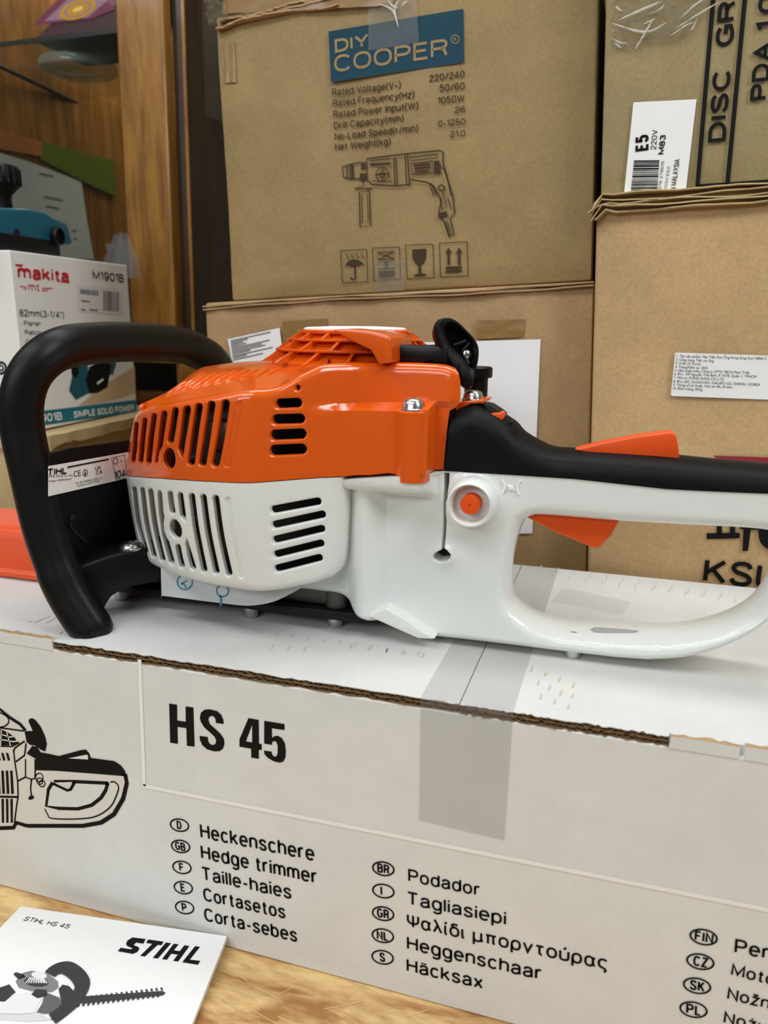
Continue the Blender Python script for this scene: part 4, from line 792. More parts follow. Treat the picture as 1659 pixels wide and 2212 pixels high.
MB().add(wv, [(i * 4 + j, (i + 1) * 4 + j, (i + 1) * 4 + j + 1, i * 4 + j + 1) for i in range(5) for j in range(3)]).build('drain_recess_shade', mat('recess_shade_grey', (168, 172, 172), .4), ht, smooth=60, fix=False)  # grey patch on the surface imitates the shade of a recess
# ---- front bow handle
P3 = [PY(197, 1357, .026), PY(142, 1268, .025), PY(98, 1150, .025), PY(70, 1030, .025), PY(49, 930, .025), PX(47, 865, -.428), PX(63, 812, -.423), PX(95, 774, -.416), PX(136, 752, -.411), PX(190, 743, -.408), PX(265, 739, -.406), PX(374, 743, -.403), PX(424, 758, -.400), PX(468, 790, -.398), np.array((-.396, .292, .39)), np.array((-.388, .29, .31)), np.array((-.37, .27, .262))]
pth = spline(P3, 7); nn = len(pth)
rad = np.full(nn, .0162); rad[:10] = .0170
d0 = _n(pth[0] - pth[1]); cap_ = [(pth[0] + d0 * .0170 * math.sin(a), .0170 * math.cos(a)) for a in (1.5, 1.3, 1.05, .75, .4)]
pth = np.vstack([[c[0] for c in cap_], pth]); rad = np.r_[[c[1] for c in cap_], rad]
prof = []
for t in np.linspace(0, 2 * math.pi, 40, endpoint=False):
    r = 1 + .035 * math.cos(4 * t + .6) - .05 * math.exp(-((t - 2.2) / .18) ** 2) - .05 * math.exp(-((t - 4.1) / .18) ** 2); prof.append((r * math.cos(t), r * math.sin(t)))
bow = MB().add(*g_tube(pth, rad, prof=prof, up=(0, 1, 0))); bow.v = [(x, y, max(z, HT + .0004)) for x, y, z in bow.v]
bow.build('front_handle', M['black'], ht, 50)
d_ = _n(np.array((.075, .07, 0))); apl = Plane((-.405, .030, 0), (d_[1], -d_[0], 0))
arm = [apl.at(x, y) for x, y in ((150, 1240), (175, 1222), (234, 1201), (272, 1192), (310, 1190), (350, 1205), (352, 1258), (320, 1262), (288, 1268), (262, 1277), (240, 1290), (226, 1315), (215, 1345), (160, 1320))]
MB().add(*g_prism(arm, -apl.n * .030)).build('handle_bracket', M['black'], ht, 40, bevel=.003, seg=3)
c = apl.at(287, 1190) - apl.n * .012; dome_screw(c, .0095, name='bracket_screw', h=.0045)
# hand guard with rating plate
gx = -.412; gp_ = [(gx, .040, .262), (gx, .27, .262), (gx, .285, .33), (gx, .27, .366), (gx, .12, .3755), (gx, .05, .380), (gx, .026, .379), (gx, .024, .33)]
gy = PX(123, 1069, gx + .0045); MB().add(*g_prism(gp_, (.004, 0, 0))).build('hand_guard', M['softblack'], ht, 40, bevel=.0012)
gpl = Plane((gx + .0052, .1, 0), (1, 0, 0)); lq = [gpl.at(*p) for p in ((104, 1072), (104, 1007), (275, 977), (275, 1033))]
ext = (lq[3] - lq[0]) * .25
MB().add(*g_prism([lq[0], lq[3] + ext, lq[2] + ext, lq[1]], (.0004, 0, 0))).build('rating_plate', M['sticker'], ht, label='pale rating label on the black guard')
li = Ink(gpl, .0007); L5 = lambda l: [zm([p], 2.676, 0, 660)[0] for p in l]
li.text('STIHL', *L5(((228, 990), (382, 972), (228, 948))), .22, slant=.15); li.text('CE', *L5(((424, 992), (466, 982), (424, 958))), .13); li.text('UK', *L5(((546, 952), (580, 944), (546, 930))), .17); li.text('CA', *L5(((552, 978), (588, 970), (552, 955))), .17)
li.text('104', *L5(((660, 1003), (722, 988), (660, 958))), .14); li.text('L', *L5(((695, 905), (706, 903), (695, 886))), .15)
li.text('ANDREAS STIHL AG & Co. KG', *L5(((180, 998), (416, 986), (180, 985))), .0); li.text('71336 Waiblingen GERMANY', *L5(((190, 1028), (412, 1007), (190, 1017))), .0)
li.text('For GB: ANDREAS STIHL Ltd.', *L5(((435, 1033), (587, 1000), (435, 1021))), .0); li.text('Camberley GU15 3YT GB', *L5(((442, 1048), (570, 1018), (442, 1037))), .0)
li.stroke(L5([(385, 935), (625, 888)]), .0012); e = ellipse(L5([(489, 967)])[0], 5, 7, 0, 20); li.stroke(e, .0006, 0, True); li.stroke(L5([(489, 958), (489, 976)]), .0008); li.stroke(L5([(484, 970), (489, 977), (495, 969)]), .0007)
li.stroke(L5([(640, 880), (718, 863), (730, 1000), (668, 1008)]), .0006, 0, True); li.stroke(ellipse(L5([(664, 898)])[0], 5, 6.5, 0, 16), .0006, 0, True)
li.build('plate_print', M['ink'], ht)
gm = Ink(gpl, .0002); gm.stroke([(150, 1128), (155, 1140), (165, 1152), (178, 1163), (188, 1172)], .0022, sm=4); gm.poly([(149, 1125), (153, 1110), (162, 1112), (160, 1124)]); gm.build('guard_slot', M['deep'], ht)
# ---- gearbox, base plate, bolts and shipping sheet underneath
MB().add(*g_prism([(-.40, .090, .258), (-.205, .090, .258), (-.195, .135, .258), (-.195, .19, .258), (-.40, .19, .258)], (0, 0, .03))).build('gearbox', M['alu'], ht, 35, bevel=.004)
MB().add(*g_prism([(-.415, .084, .2505), (-.36, .079, .2505), (-.30, .083, .2505), (-.25, .080, .2505), (-.19, .082, .2505), (-.165, .089, .2505), (-.15, .137, .2505), (-.14, .16, .2505), (-.415, .19, .2505)], (0, 0, .0075))).build('base_plate', M['black'], ht, 35, bevel=.001)
for x, y in ((255, 1297), (345, 1290), (535, 1337), (718, 1357), (1235, 1424)):
    c = PZ(x, y, HT + .0002); r = .0062 if x != 255 else .0075
    MB().add(*g_lathe((c[0], c[1] + r, HT), (0, 0, 1), [(r * .9, .0002), (r, .001), (r, .0095), (r * .8, .0108), (r * .55, .0108), (r * .55, .02)], 28)).build('base_bolt', M['steel'], ht, 40)
c = PY(716, 1325, .084); MB().add(*g_lathe((c[0], .096, .258), (0, 0, 1), [(.009, 0), (.009, .024), (.007, .028)], 28)).build('gearbox_lug', M['alu'], ht, 40)
sh = Plane((0, .058, 0), (0, -1, 0)); pts = spline([(347, 1215), (349, 1284), (352, 1287), (400, 1293), (470, 1302), (525, 1308), (555, 1307), (590, 1300), (625, 1284), (660, 1262), (665, 1235)], 4)
MB().add(*g_prism([sh.at(*p) for p in pts], (0, .0006, 0))).build('transit_sheet', mat('frosted_plastic', (205, 207, 206), .35), ht, label='pale plastic sheet with blue marks under the cowl')
si = Ink(sh, .0003); C2 = lambda l: zm(l, 5.53, 260, 1030)
for cx, cy, r in ((772, 1255, 90), (1222, 1360, 70)): si.stroke(ellipse(C2([(cx, cy)])[0], r / 5.53, r / 5.53, 0, 30), .0011, 0, True)
si.stroke(C2([(1190, 1420), (1203, 1440), (1205, 1500), (1200, 1540)]), .0018); si.stroke(C2([(735, 1265), (790, 1310), (770, 1325)]), .001); si.stroke(C2([(725, 1285), (800, 1235)]), .001)
si.build('blue_print', M['blue_ink'], ht)
# ================================================================== BLADE SCABBARD
sb = thing('blade_scabbard', (-.62, .15, HT), 'red-orange ribbed plastic blade scabbard lying on the white carton behind the bow handle', 'blade cover')
prof_ = [(.108, .2401), (.104, .2430), (.1045, .2470), (.1085, .2490), (.1095, .2620), (.1110, .2650), (.1125, .2770), (.1160, .2840), (.1220, .2870), (.175, .2870), (.182, .2820), (.186, .2401)]
sbm = MB().add(*g_prism([(-.95, y, z) for y, z in prof_], (.515, 0, 0))); sbm.build('scabbard_sleeve', M['scab'], sb, 30, bevel=.0008)
# ================================================================== CARTON STACKS BEHIND (the whole stack leans a little)
XB = -(ROT @ _n((-4240 - CX, 920 - CY, FPX))); _zb = -(ROT @ _n((1122 - CX, 9900 - CY, FPX))); ZBv = _n(_zb - XB * _zb.dot(XB)); YB = np.cross(ZBv, XB)
def bw(a, b, c): return XB * a + YB * b + ZBv * c
def carton(name, x0, x1, y0, y1, zb0, zb1, m, label, floor=False, bev=.003, seed=0):
    c = [bw(a, b, z) for z in (zb0, zb1) for a, b in ((x0, y0), (x1, y0), (x1, y1), (x0, y1))]
    if floor:
        for i in range(4): c[i] = c[i] - ZBv * (c[i][2] - .0005) / ZBv[2]
    base = (c[0] + c[1] + c[2] + c[3]) / 4
    t = thing(name, base, label, 'box')
    # faces cut fine and pushed about a little, as worn board is
    bm = bmesh.new(); vs, fs = g_hexa(c); bv_ = [bm.verts.new(v) for v in vs]; [bm.faces.new([bv_[i] for i in f]) for f in fs]
    bmesh.ops.recalc_face_normals(bm, faces=bm.faces)
    bmesh.ops.bevel(bm, geom=bm.edges[:], offset=bev, segments=2, profile=.5, affect='EDGES')
    bmesh.ops.subdivide_edges(bm, edges=[e for e in bm.edges if e.calc_length() > .1], cuts=14, use_grid_fill=True)
    r = np.random.RandomState(seed)
    for v in bm.verts:
        p = v.co; d = .0012 * math.sin(p.x * 31 + seed) * math.sin(p.z * 27 + 2 * seed) + r.normal(0, .0003); v.co += Vector(YB) * d
    V = [v.co[:] for v in bm.verts]; bm.verts.index_update(); F = [[v.index for v in f.verts] for f in bm.faces]; bm.free()
    obj('carton_body', V, F, m, t, 40); return t
def face(y): return Plane(bw(0, y, 0), -YB, ZBv)
YM_, YD, YK = .335, .338, .3045
mid = carton('cardboard_box', -.446, -.016, YM_, .70, .0, .5335, M['kraft_b'], 'pinkish brown cardboard box behind the trimmer with a sheet of white paper stuck on it', True, seed=1)
diy = carton('cardboard_box', -.412, -.0185, YD, .70, .5342, .826, M['kraft_a'], 'brown cardboard box with teal DIY COOPER print and a drill drawing', seed=2)
ksu = carton('cardboard_box', -.0135, .50, YK, .68, .0, .603, M['kraft_c'], 'tan cardboard box printed KSU with a white address sticker, under the grinder box', True, seed=3)
dsc = carton('cardboard_box', -.0105, .48, YK + .004, .66, .6045, 1.0, M['kraft_d'], 'brown cardboard box with DISC GRINDER print running upward, on top of the KSU box', seed=4)
upc = carton('cardboard_box', -.405, -.03, YD + .006, .69, .828, 1.05, M['kraft_a'], 'brown carton at the top edge of the photo, standing on the teal-printed box', seed=5)
# worn lips, flaps and tape
def lip(parent, x0, x1, y, z, layers, m, seed, amp=.002, out=.012, th=.0014, name='flap_edge', pitch=.0026, fold=0.0):
    r = np.random.RandomState(seed); mb = MB()
    for k in range(layers):
        n = 48; X = np.linspace(x0 + r.normal(0, .002), x1, n); ph = r.rand(3) * 6; yo = y - out * (.7 + .3 * r.rand())
        dz = amp * (np.sin(X * 23 + ph[0]) + .6 * np.sin(X * 71 + ph[1])) + np.cumsum(r.normal(0, amp * .06, n)); dy = .0015 * np.sin(X * 55 + ph[2]) + r.normal(0, .0006, n)
        edge = np.exp(-((X - x0) / .02) ** 2) * amp * 2.2; zz = z + k * pitch + dz - edge * (1 if k else 1.5) + fold * (.7 * np.exp(-((X - x0 - .011) / .006) ** 2) - 1.5 * np.exp(-((X - x0) / .0045) ** 2)); V = []
        for i in range(n):
            a = (X[i], yo + dy[i], zz[i]); V += [bw(a[0], a[1], a[2]), bw(a[0], y + .02, z + k * pitch), bw(a[0], y + .02, z + k * pitch + th), bw(a[0], a[1], a[2] + th)]
        F = [(4 * i + a, 4 * i + (a + 1) % 4, 4 * (i + 1) + (a + 1) % 4, 4 * (i + 1) + a) for i in range(n - 1) for a in range(4)] + [(3, 2, 1, 0), tuple(4 * (n - 1) + a for a in range(4))]
        mb.add(V, F)
    mb.build(name, m, parent, 40)
lip(ksu, -.018, .42, YK, .5885, 5, M['kraft_e'], 11, .0013, .011, .0012, pitch=.0033, fold=.006)
lip(mid, -.448, -.016, YM_, .5275, 2, M['torn'], 12, .0007, .005, .0014, pitch=.0028)
lip(diy, -.408, -.27, YD, .815, 3, M['torn'], 13, .0022, .008, .0016, pitch=.0040)
def patch(pl, pts, m, parent, name, nu=8, nv=6, jit=.0003, seed=1, lift=.0006, label=None):
    MB().add(*quadpatch([pl.at(x, y, lift) for x, y in pts], nu, nv, jit, seed)).build(name, m, parent, smooth=60, fix=False, label=label)
pd, pm_, pk, ps = face(YD - .0016), face(YM_ - .0016), face(YK - .0016), face(YK + .004 - .0016)
patch(pd, ((797, 110), (905, 92), (900, -40), (795, -40)), M['tape'], diy, 'clear_tape', 10, 10, .0012, 3, .0008)
patch(pd, ((484, 180), (512, 178), (506, 88), (478, 95)), M['browntape'], diy, 'brown_tape', lift=.0004); patch(pd, ((812, 632), (872, 628), (872, 560), (812, 562)), M['tape'], diy, 'clear_tape', seed=5, lift=.0007)
patch(pd, ((480, 30), (850, 12), (850, -45), (484, -35)), M['browntape'], upc, 'brown_tape', 20, 5, .0006, 9, .0030)
patch(pd, ((455, 62), (494, 50), (486, -30), (440, -30)), M['wrap'], upc, 'clear_film', 8, 14, .004, 6, .004)
patch(ps, ((1318, 106), (1480, 85), (1560, -40), (1322, -40)), M['wrap'], dsc, 'clear_film', 22, 16, .0024, 7, .0012)
for pts, w in ((((1322, 50), (1370, 66), (1405, 68), (1440, 48)), .0016), (((1335, 44), (1390, 20), (1432, 2)), .0018), (((1372, 106), (1392, 74), (1412, 38)), .0014), (((1462, 60), (1510, 30), (1552, 5)), .0012), (((1320, 82), (1338, 92), (1356, 93)), .0014), (((1470, 40), (1500, 12), (1530, -8)), .0012), (((1326, 92), (1334, 98), (1342, 104)), .0010), (((1330, 12), (1336, 20), (1346, 24)), .0012), (((1400, 30), (1420, 24), (1436, 10)), .0012), (((1448, 78), (1480, 56), (1500, 48)), .0010), (((1492, 66), (1498, 58), (1506, 40)), .0008), (((1390, 52), (1418, 40)), .0008)):
    c_ = spline(pts, 4); mbw = MB().add(*g_tube([ps.at(x, y, .0035) for x, y in c_], [.00015 + w * .62 * math.sin(math.pi * i / (len(c_) - 1)) ** .8 for i in range(len(c_))], 8)); mbw.build('film_fold', glassy('film_fold_gloss', (235, 232, 225), .45, .1), dsc, 60)
for pts in (((815, 8), (845, 20), (858, 45)), ((838, 0), (846, 12), (860, 18)), ((862, 0), (852, 22), (861, 60)), ((880, 2), (866, 14))):
    c_ = spline(pts, 4); MB().add(*g_tube([pd.at(x, y, .003) for x, y in c_], [.0002 + .0011 * math.sin(math.pi * i / (len(c_) - 1)) for i in range(len(c_))], 8)).build('film_fold', glassy('film_fold_gloss', (235, 232, 225), .45, .1), diy, 60)
patch(pm_, ((612, 772), (700, 770), (708, 688), (610, 694)), M['browntape'], mid, 'brown_tape', lift=.0004); patch(pm_, ((1030, 733), (1130, 728), (1135, 690), (1028, 692)), M['browntape'], mid, 'brown_tape', seed=4, lift=.0004)
# side strip of the grinder box seen past its corner
# --- print: DIY box
d = lambda l: zm(l, 1.8433, 430, 0); d1 = lambda *l: [d([p])[0] for p in l]
ik = Ink(pd); ik.poly(d([(515, 125), (1052, 35), (1055, 248), (525, 328)])); ik.build('teal_label_print', M['teal_print'], diy)
ik = Ink(pd, .0006)
ik.text('DIY', *d1((543, 212), (678, 186), (543, 158)), .2); ik.text('COOPER', *d1((540, 290), (990, 225), (538, 222)), .16)
ik.stroke(ellipse(d1((1020, 157))[0], 9, 9, 0, 24), .0008, 0, True); ik.text('R', *d1((1013, 166), (1028, 164), (1013, 150)), .0)
ik.build('label_print', M['kraft_a'], diy)
ik = Ink(pd)
for s, b in (('Rated Voltage(V~)', ((530, 382), (803, 352), (528, 354))), ('220/240', ((917, 327), (1057, 308), (916, 299))), ('Rated Frequency(Hz)', ((533, 425), (857, 390), (531, 397))), ('50/60', ((957, 366), (1057, 356), (957, 337))),
             ('Rated Power Input(W)', ((535, 470), (872, 434), (533, 442))), ('1050W', ((950, 415), (1057, 404), (950, 387))), ('Drill Capacity(mm)', ((537, 514), (814, 484), (535, 486))), ('26', ((1017, 451), (1059, 448), (1017, 425))),
             ('No-Load Speed(r/min)', ((540, 558), (872, 524), (538, 530))), ('0-1250', ((952, 506), (1059, 496), (952, 480))), ('Net Weight(kg)', ((542, 600), (763, 576), (540, 572))), ('21.0', ((1000, 548), (1060, 543), (1000, 522)))): ik.text(s, *d1(*b), .15)
S = lambda l, w=.0012, c=False, sm=0: ik.stroke(d(l), w, 0, c, sm=sm)
S([(668, 632), (830, 612), (960, 600), (972, 605), (970, 640), (985, 700), (1010, 780), (1018, 850), (1000, 870), (1015, 935), (995, 943), (975, 880), (955, 865), (955, 840), (965, 800), (935, 740), (905, 725), (840, 715), (840, 735), (780, 740), (690, 735), (668, 715)], .0014, True)
S([(570, 665), (600, 655), (635, 648), (668, 645), (668, 715), (640, 712), (600, 712), (575, 705)], .0012, True); S([(600, 655), (603, 712)]); S([(588, 660), (590, 708)]); S([(610, 655), (613, 712)], .0026)
ik.poly(d([(640, 690), (665, 690), (665, 718), (640, 718)])); ik.poly(d([(645, 650), (662, 648), (662, 672), (645, 674)]))
S([(650, 718), (655, 740), (620, 752), (690, 750), (665, 757)]); S([(638, 765), (678, 762), (683, 898), (641, 903)], .0013, True); S([(648, 775), (670, 773), (674, 885), (650, 888)], .0009, True)
S(ellipse((730, 695), 26, 27, 0, 24), .001, True); S([(730, 672), (722, 695), (730, 722), (738, 695)], .0016, True); S([(706, 695), (754, 692)], .0016)
S([(680, 655), (762, 652)], .0022); S([(775, 628), (780, 738)]); S([(783, 628), (789, 738)]); S([(830, 612), (838, 735)]); S([(820, 614), (827, 737)])
S([(845, 652), (930, 642), (932, 688), (848, 694)], .0012, True); S([(855, 660), (920, 652)], .0022); S([(858, 672), (922, 666)], .0022); S([(858, 684), (915, 680)], .0018); ik.poly(d([(935, 640), (957, 640), (961, 688), (936, 695)]))
S([(840, 628), (950, 615), (952, 628), (842, 640)], .0009, True); S([(680, 640), (760, 632)], .0009); S([(690, 720), (770, 724)], .0009)
S([(925, 730), (945, 775), (934, 776), (918, 735)], .0012, True); S(ellipse((965, 748), 11, 11, 0, 18), .0014, True); S([(970, 762), (985, 820), (968, 835), (960, 800)], .0010, True); S([(990, 790), (1005, 835)], .0009); S([(960, 655), (985, 690), (1003, 780)], .0010)
ik.poly(d([(950, 850), (985, 840), (990, 862), (958, 868)])); S([(980, 880), (998, 938)], .0009); S([(988, 878), (1006, 936)], .0009)
for c in (((563, 998), (667, 993), (671, 1122), (570, 1127)), ((690, 988), (797, 984), (802, 1110), (695, 1117)), ((822, 977), (931, 972), (936, 1105), (828, 1110)), ((957, 968), (1067, 963), (1071, 1098), (961, 1103))): S(c, .0011, True)
ik.poly(d([(580, 1060), (588, 1044), (602, 1035), (618, 1032), (636, 1036), (650, 1046), (658, 1056), (645, 1052), (632, 1057), (619, 1053), (605, 1059), (592, 1055)])); S([(619, 1050), (622, 1100), (618, 1112), (608, 1112), (603, 1104)], .0018)
for i in range(4):
    x = 583 + i * 20; S([(x, 1012), (x + 5, 1018), (x + 10, 1011)], .0009); S([(x + 4, 1022), (x + 9, 1028), (x + 14, 1021)], .0009)
S([(710, 1005), (775, 1002), (777, 1030), (712, 1034)], .0010, True); S([(710, 1005), (777, 1030)], .001); S([(775, 1002), (712, 1034)], .001); S([(712, 1042), (777, 1038), (778, 1068), (714, 1072)], .0010, True); ik.text('S', *d1((736, 1068), (754, 1066), (736, 1044)), .0); S([(745, 1040), (746, 1071)], .0008)
ik.poly(d([(715, 1080), (778, 1077), (779, 1100), (716, 1104)]))
ik.poly(d([(848, 994), (905, 990), (903, 1028), (893, 1050), (883, 1057), (884, 1088), (905, 1091), (905, 1097), (856, 1100), (856, 1094), (874, 1089), (873, 1058), (860, 1048), (850, 1028)]))
for x in (993, 1035): ik.poly(d([(x, 984), (x + 14, 1008), (x + 5, 1006), (x + 6, 1054), (x - 4, 1055), (x - 5, 1007), (x - 13, 1011)]))
S([(982, 1067), (1046, 1064)], .0024); S([(982, 1081), (1046, 1078)], .0024)
ik.build('drill_print', M['inkk'], diy)
# --- paper and label on the middle box
t_ = thing('paper_sheet', pm_.at(1030, 1150), 'sheet of white paper stuck upright on the pinkish brown box behind the pull grip', 'paper')
sv, sf = quadpatch([pm_.at(x, y, .001) for x, y in ((880, 1158), (1150, 1152), (1168, 733), (890, 740))], 10, 12, .0003, 3)
mb = MB().add(sv, sf); mb.build('sheet', M['paper'], t_, smooth=60)
t_ = thing('shipping_label', pm_.at(550, 790), 'small white shipping label tilted on the pinkish brown box above the orange shroud', 'label')
lq = ((505, 800), (615, 792), (604, 708), (492, 733)); MB().add(*quadpatch([pm_.at(x, y, .001) for x, y in lq], 4, 4, .0001, 3)).build('label_sheet', M['sticker'], t_, smooth=60)
ik = Ink(pm_, .0016); z5 = lambda l: zm(l, 4.608, 280, 680)
for i in range(11):
    y = 255 + i * 19; x0 = 1010 + i * 2.5; l = (400, 170, 120, 150, 380, 300, 330, 180, 400, 140, 300)[i]; ik.stroke(z5([(x0, y + 5), (x0 + l, y - l * .21)]), .0012)
ik.build('label_print', M['grey_ink'], t_)
# --- sticker and print on the KSU box
t_ = thing('address_sticker', pk.at(1560, 860), 'white sticker with ten lines of Vietnamese text on the tan KSU box', 'sticker')
k = lambda l: zm(l, 3.9594, 1240, 560); k1 = lambda *l: [k([p])[0] for p in l]
rc_ = [(865, 802), (880, 798), (2150, 840), (2160, 852), (2125, 1208), (2110, 1218), (840, 1170), (828, 1158)]
MB().add(*g_prism([pk.at(*p, .0003) for p in k(rc_)], pk.n * .0003)).build('sticker_sheet', M['sticker'], t_)
ik = Ink(pk, .0008)
for s, a, b in (('1. Tên sản phẩm: Máy Tiện Ren Ống Kong Sung Kua N80A-C', (878, 838), (1648, 860)), ('2. Công dụng: Tiện ren ống', (872, 868), (1193, 880)), ('3. Xuất xứ: Korea', (868, 898), (1083, 905)), ('4. Tháng/Năm sx: 2022', (864, 930), (1143, 940)),
                ('5. Nhà nhập khẩu: Công ty CPTG TBCN Minh Triết.', (861, 960), (1503, 981)), ('6. Đ/c: 199 Nguyễn Thái Bình, P. NTB, Quận 1, TPHCM', (857, 990), (1558, 1015)), ('7. Nhà sx: KONG SUNG CO.,LTD', (853, 1020), (1280, 1037)),
                ('8. Đ/c: 607, HOSAN-RO, DALSEO-GU, DAEGU, KOREA', (850, 1053), (1590, 1083)), ('9. Thông số kỹ thuật: Xem tài liệu đi kèm', (847, 1083), (1350, 1103)), ('10. Định lượng: 87Kg', (845, 1113), (1097, 1125))): ik.text(s, *k1(a, b, (a[0] + 2, a[1] - 21)), .0)
ik.build('sticker_print', M['ink'], t_)
ik = Ink(pk); h8 = lambda l: zm(l, 2.517, 1000, 860); h81 = lambda *l: [h8([p])[0] for p in l]
ik.text('KSU', *h81((1302, 1000), (1712, 1046), (1318, 868)), .17)
ik.poly(h8([(1325, 735), (1505, 732), (1505, 762), (1325, 766)])); ik.poly(h8([(1380, 600), (1408, 600), (1408, 738), (1380, 738)])); ik.poly(h8([(1452, 600), (1480, 600), (1480, 736), (1452, 736)]))
ik.poly(h8([(1505, 688), (1610, 690), (1610, 715), (1565, 715), (1550, 830), (1520, 832), (1525, 712), (1505, 712)])); ik.stroke(h8([(1760, 640), (1680, 650), (1645, 700), (1650, 770), (1700, 800), (1770, 790)]), .011, sm=4)
ik.build('large_print', M['ink'], ksu); ik = Ink(pk); ik.poly([(1540, 984), (1720, 990), (1720, 1016), (1570, 1008)]); ik.build('maroon_stripe', M['maroon'], ksu)
# --- print and label on the grinder box
g = lambda l: zm(l, 4.0562, 1250, 0); g1 = lambda *l: [g([p])[0] for p in l]
ik = Ink(ps); ik.stroke(g([(1260, -900), (1176, 20), (1040, 1632)]), .0036); ik.stroke(g([(1545, -900), (1455, 0), (1302, 1618)]), .0036); ik.stroke(g([(1035, 1634), (1300, 1618), (1700, 1590), (2300, 1545)]), .0036)
ik.text('DISC  GR', *g1((1286, 1238), (1386, 5), (1130, 1246)), .21); ik.text('INDER', *g1((1392, -40), (1475, -860), (1228, -40)), .21)
ik.text('PDA 1', *g1((1652, 872), (1716, 182), (1498, 882)), .21); ik.text('00M', *g1((1724, 110), (1800, -520), (1565, 110)), .21)
ik.build('black_print', M['ink'], dsc)
t_ = thing('barcode_label', ps.at(1420, 410), 'white label with E5 220V M83 and a barcode on the grinder box', 'label')
sv, sf = quadpatch([ps.at(*p, .0006) for p in g([(398, 1690), (940, 1665), (1033, 870), (480, 897)])], 6, 8, .0002, 5); MB().add(sv, sf).build('label_sheet', M['sticker'], t_, smooth=60)
ik = Ink(ps, .0012)
for s, b in (('E5', ((612, 1318), (614, 1178), (497, 1318))), ('220V', ((678, 1312), (692, 1138), (630, 1314))), ('M83', ((746, 1354), (764, 1184), (696, 1357))), ('376 278015', ((722, 1662), (750, 1414), (697, 1662))), ('00M E5Z', ((772, 1655), (802, 1460), (748, 1657))), ('IN MALAYSIA', ((846, 1680), (888, 1396), (800, 1682)))):
    ik.text(s, *g1(*b), .2 if s in ('E5', 'M83') else .13)
y = 1405; r = np.random.RandomState(3)
while y < 1680:
    w = r.choice((4, 6, 9, 14)); f = (y - 1400) / 280; x0, x1 = 485 - 30 * f, 708 - 20 * f; ik.poly(g([(x0, y), (x1, y - 2), (x1, y + w - 2), (x0, y + w)])); y += w + r.choice((4, 6, 9))
ik.build('label_print', M['ink'], t_)
# ================================================================== LEFT: planer carton on a kraft carton
dm = _n((-.082, .9965, 0)); nm = np.array((dm[1], -dm[0], 0)); o0 = PY(20, 540, .36)
kz = .334; kz1 = .3344; cb = o0.copy(); cb[2] = 0
kc = thing('cardboard_box', cb + (-.2, .15, .0005), 'straw-coloured cardboard box with a torn lid edge under the white planer carton', 'box')
def lm(a, b, z): q = o0 + nm * a + dm * b; return np.array((q[0], q[1], z))
MB().add(*g_hexa([lm(-.42, -.01, .0005), lm(.012, -.01, .0005), lm(.012, .34, .0005), lm(-.42, .34, .0005), lm(-.42, -.01, kz - .017), lm(.012, -.01, kz - .017), lm(.012, .34, kz - .017), lm(-.42, .34, kz - .017)])).build('carton_body', M['kraft_e'], kc, bevel=.002)
r = np.random.RandomState(8); n = 30; V = []; t = np.linspace(-.016, .345, n)
for b in t:
    j = r.normal(0, .0012); dz = r.normal(0, .0012) - (.004 if b < .02 else 0); V += [lm(-.425, b, kz - .016), lm(.034 + j - (.012 if b < -.01 else 0), b, kz - .017 + dz), lm(.036 + j - (.010 if b < -.01 else 0), b, kz - .002), lm(-.425, b, kz)]
F = [(4 * i + a, 4 * i + (a + 1) % 4, 4 * (i + 1) + (a + 1) % 4, 4 * (i + 1) + a) for i in range(n - 1) for a in range(4)] + [(3, 2, 1, 0), tuple(4 * (n - 1) + a for a in range(4))]
mb = MB().add(V, F); mb.build('carton_lid', M['kraft_e'], kc, 30)
mk = thing('product_carton', lm(-.09, .13, kz), 'glossy white planer carton with red lettering and teal band, on a straw-coloured box', 'box')
ztop = o0[2]
MB().add(*g_hexa([lm(-.19, 0, kz1), lm(0, 0, kz1), lm(0, .266, kz1), lm(-.19, .266, kz1), lm(-.19, 0, ztop), lm(0, 0, ztop), lm(0, .266, ztop), lm(-.19, .266, ztop)])).build('carton_body', M['makbox'], mk, bevel=.0015)
pn = Plane(o0, nm); pf = Plane(o0, -dm)
q4 = lambda l: zm(l, 3.318, 0, 520); q1 = lambda *l: [q4([p])[0] for p in l]
ik = Ink(pn, .0004); ik.text('makita', *q1((128, 272), (498, 304), (112, 168)), .23, slant=.03); ik.poly(q4([(105, 166), (165, 170), (160, 186), (120, 184)])); ik.poly(q4([(440, 290), (503, 296), (500, 305), (430, 297)]))
ik.text('mt', *q1((203, 358), (284, 362), (203, 300)), .16)
for c in (((138, 322), (192, 328), (192, 334), (150, 331)), ((160, 340), (192, 343), (192, 349), (172, 347)), ((300, 336), (383, 338), (372, 346), (300, 344)), ((300, 352), (350, 354), (340, 361), (300, 360))): ik.poly(q4(c))
ik.build('red_print', M['red_ink'], mk, label='red brand lettering')
ik = Ink(pn, .0004)
for s, b, w in (('M1901B', ((665, 277), (887, 300), (663, 214)), .17), ('82mm(3-1/4")', ((140, 541), (458, 556), (138, 490)), .15), ('• Planer', ((148, 607), (294, 611), (146, 573)), .15), ('• Rabot', ((155, 671), (294, 674), (153, 638)), .15), ('• Cepillo', ((160, 735), (306, 737), (158, 704)), .15)): ik.text(s, *q1(*b), w)
ik.build('black_print', M['ink'], mk)
ik = Ink(pn, .0003); ik.poly(q4([(195, 1232), (978, 1140), (984, 1228), (201, 1340)])); ik.build('teal_band', M['tealband'], mk, label='teal band along the bottom')
ik = Ink(pn, .0006); ik.text('M1901B', *q1((208, 1312), (443, 1283), (206, 1252)), .18); ik.text('SIMPLE SOLID POWER', *q1((527, 1270), (957, 1216), (526, 1222)), .19); ik.build('band_print', M['inkw'], mk)
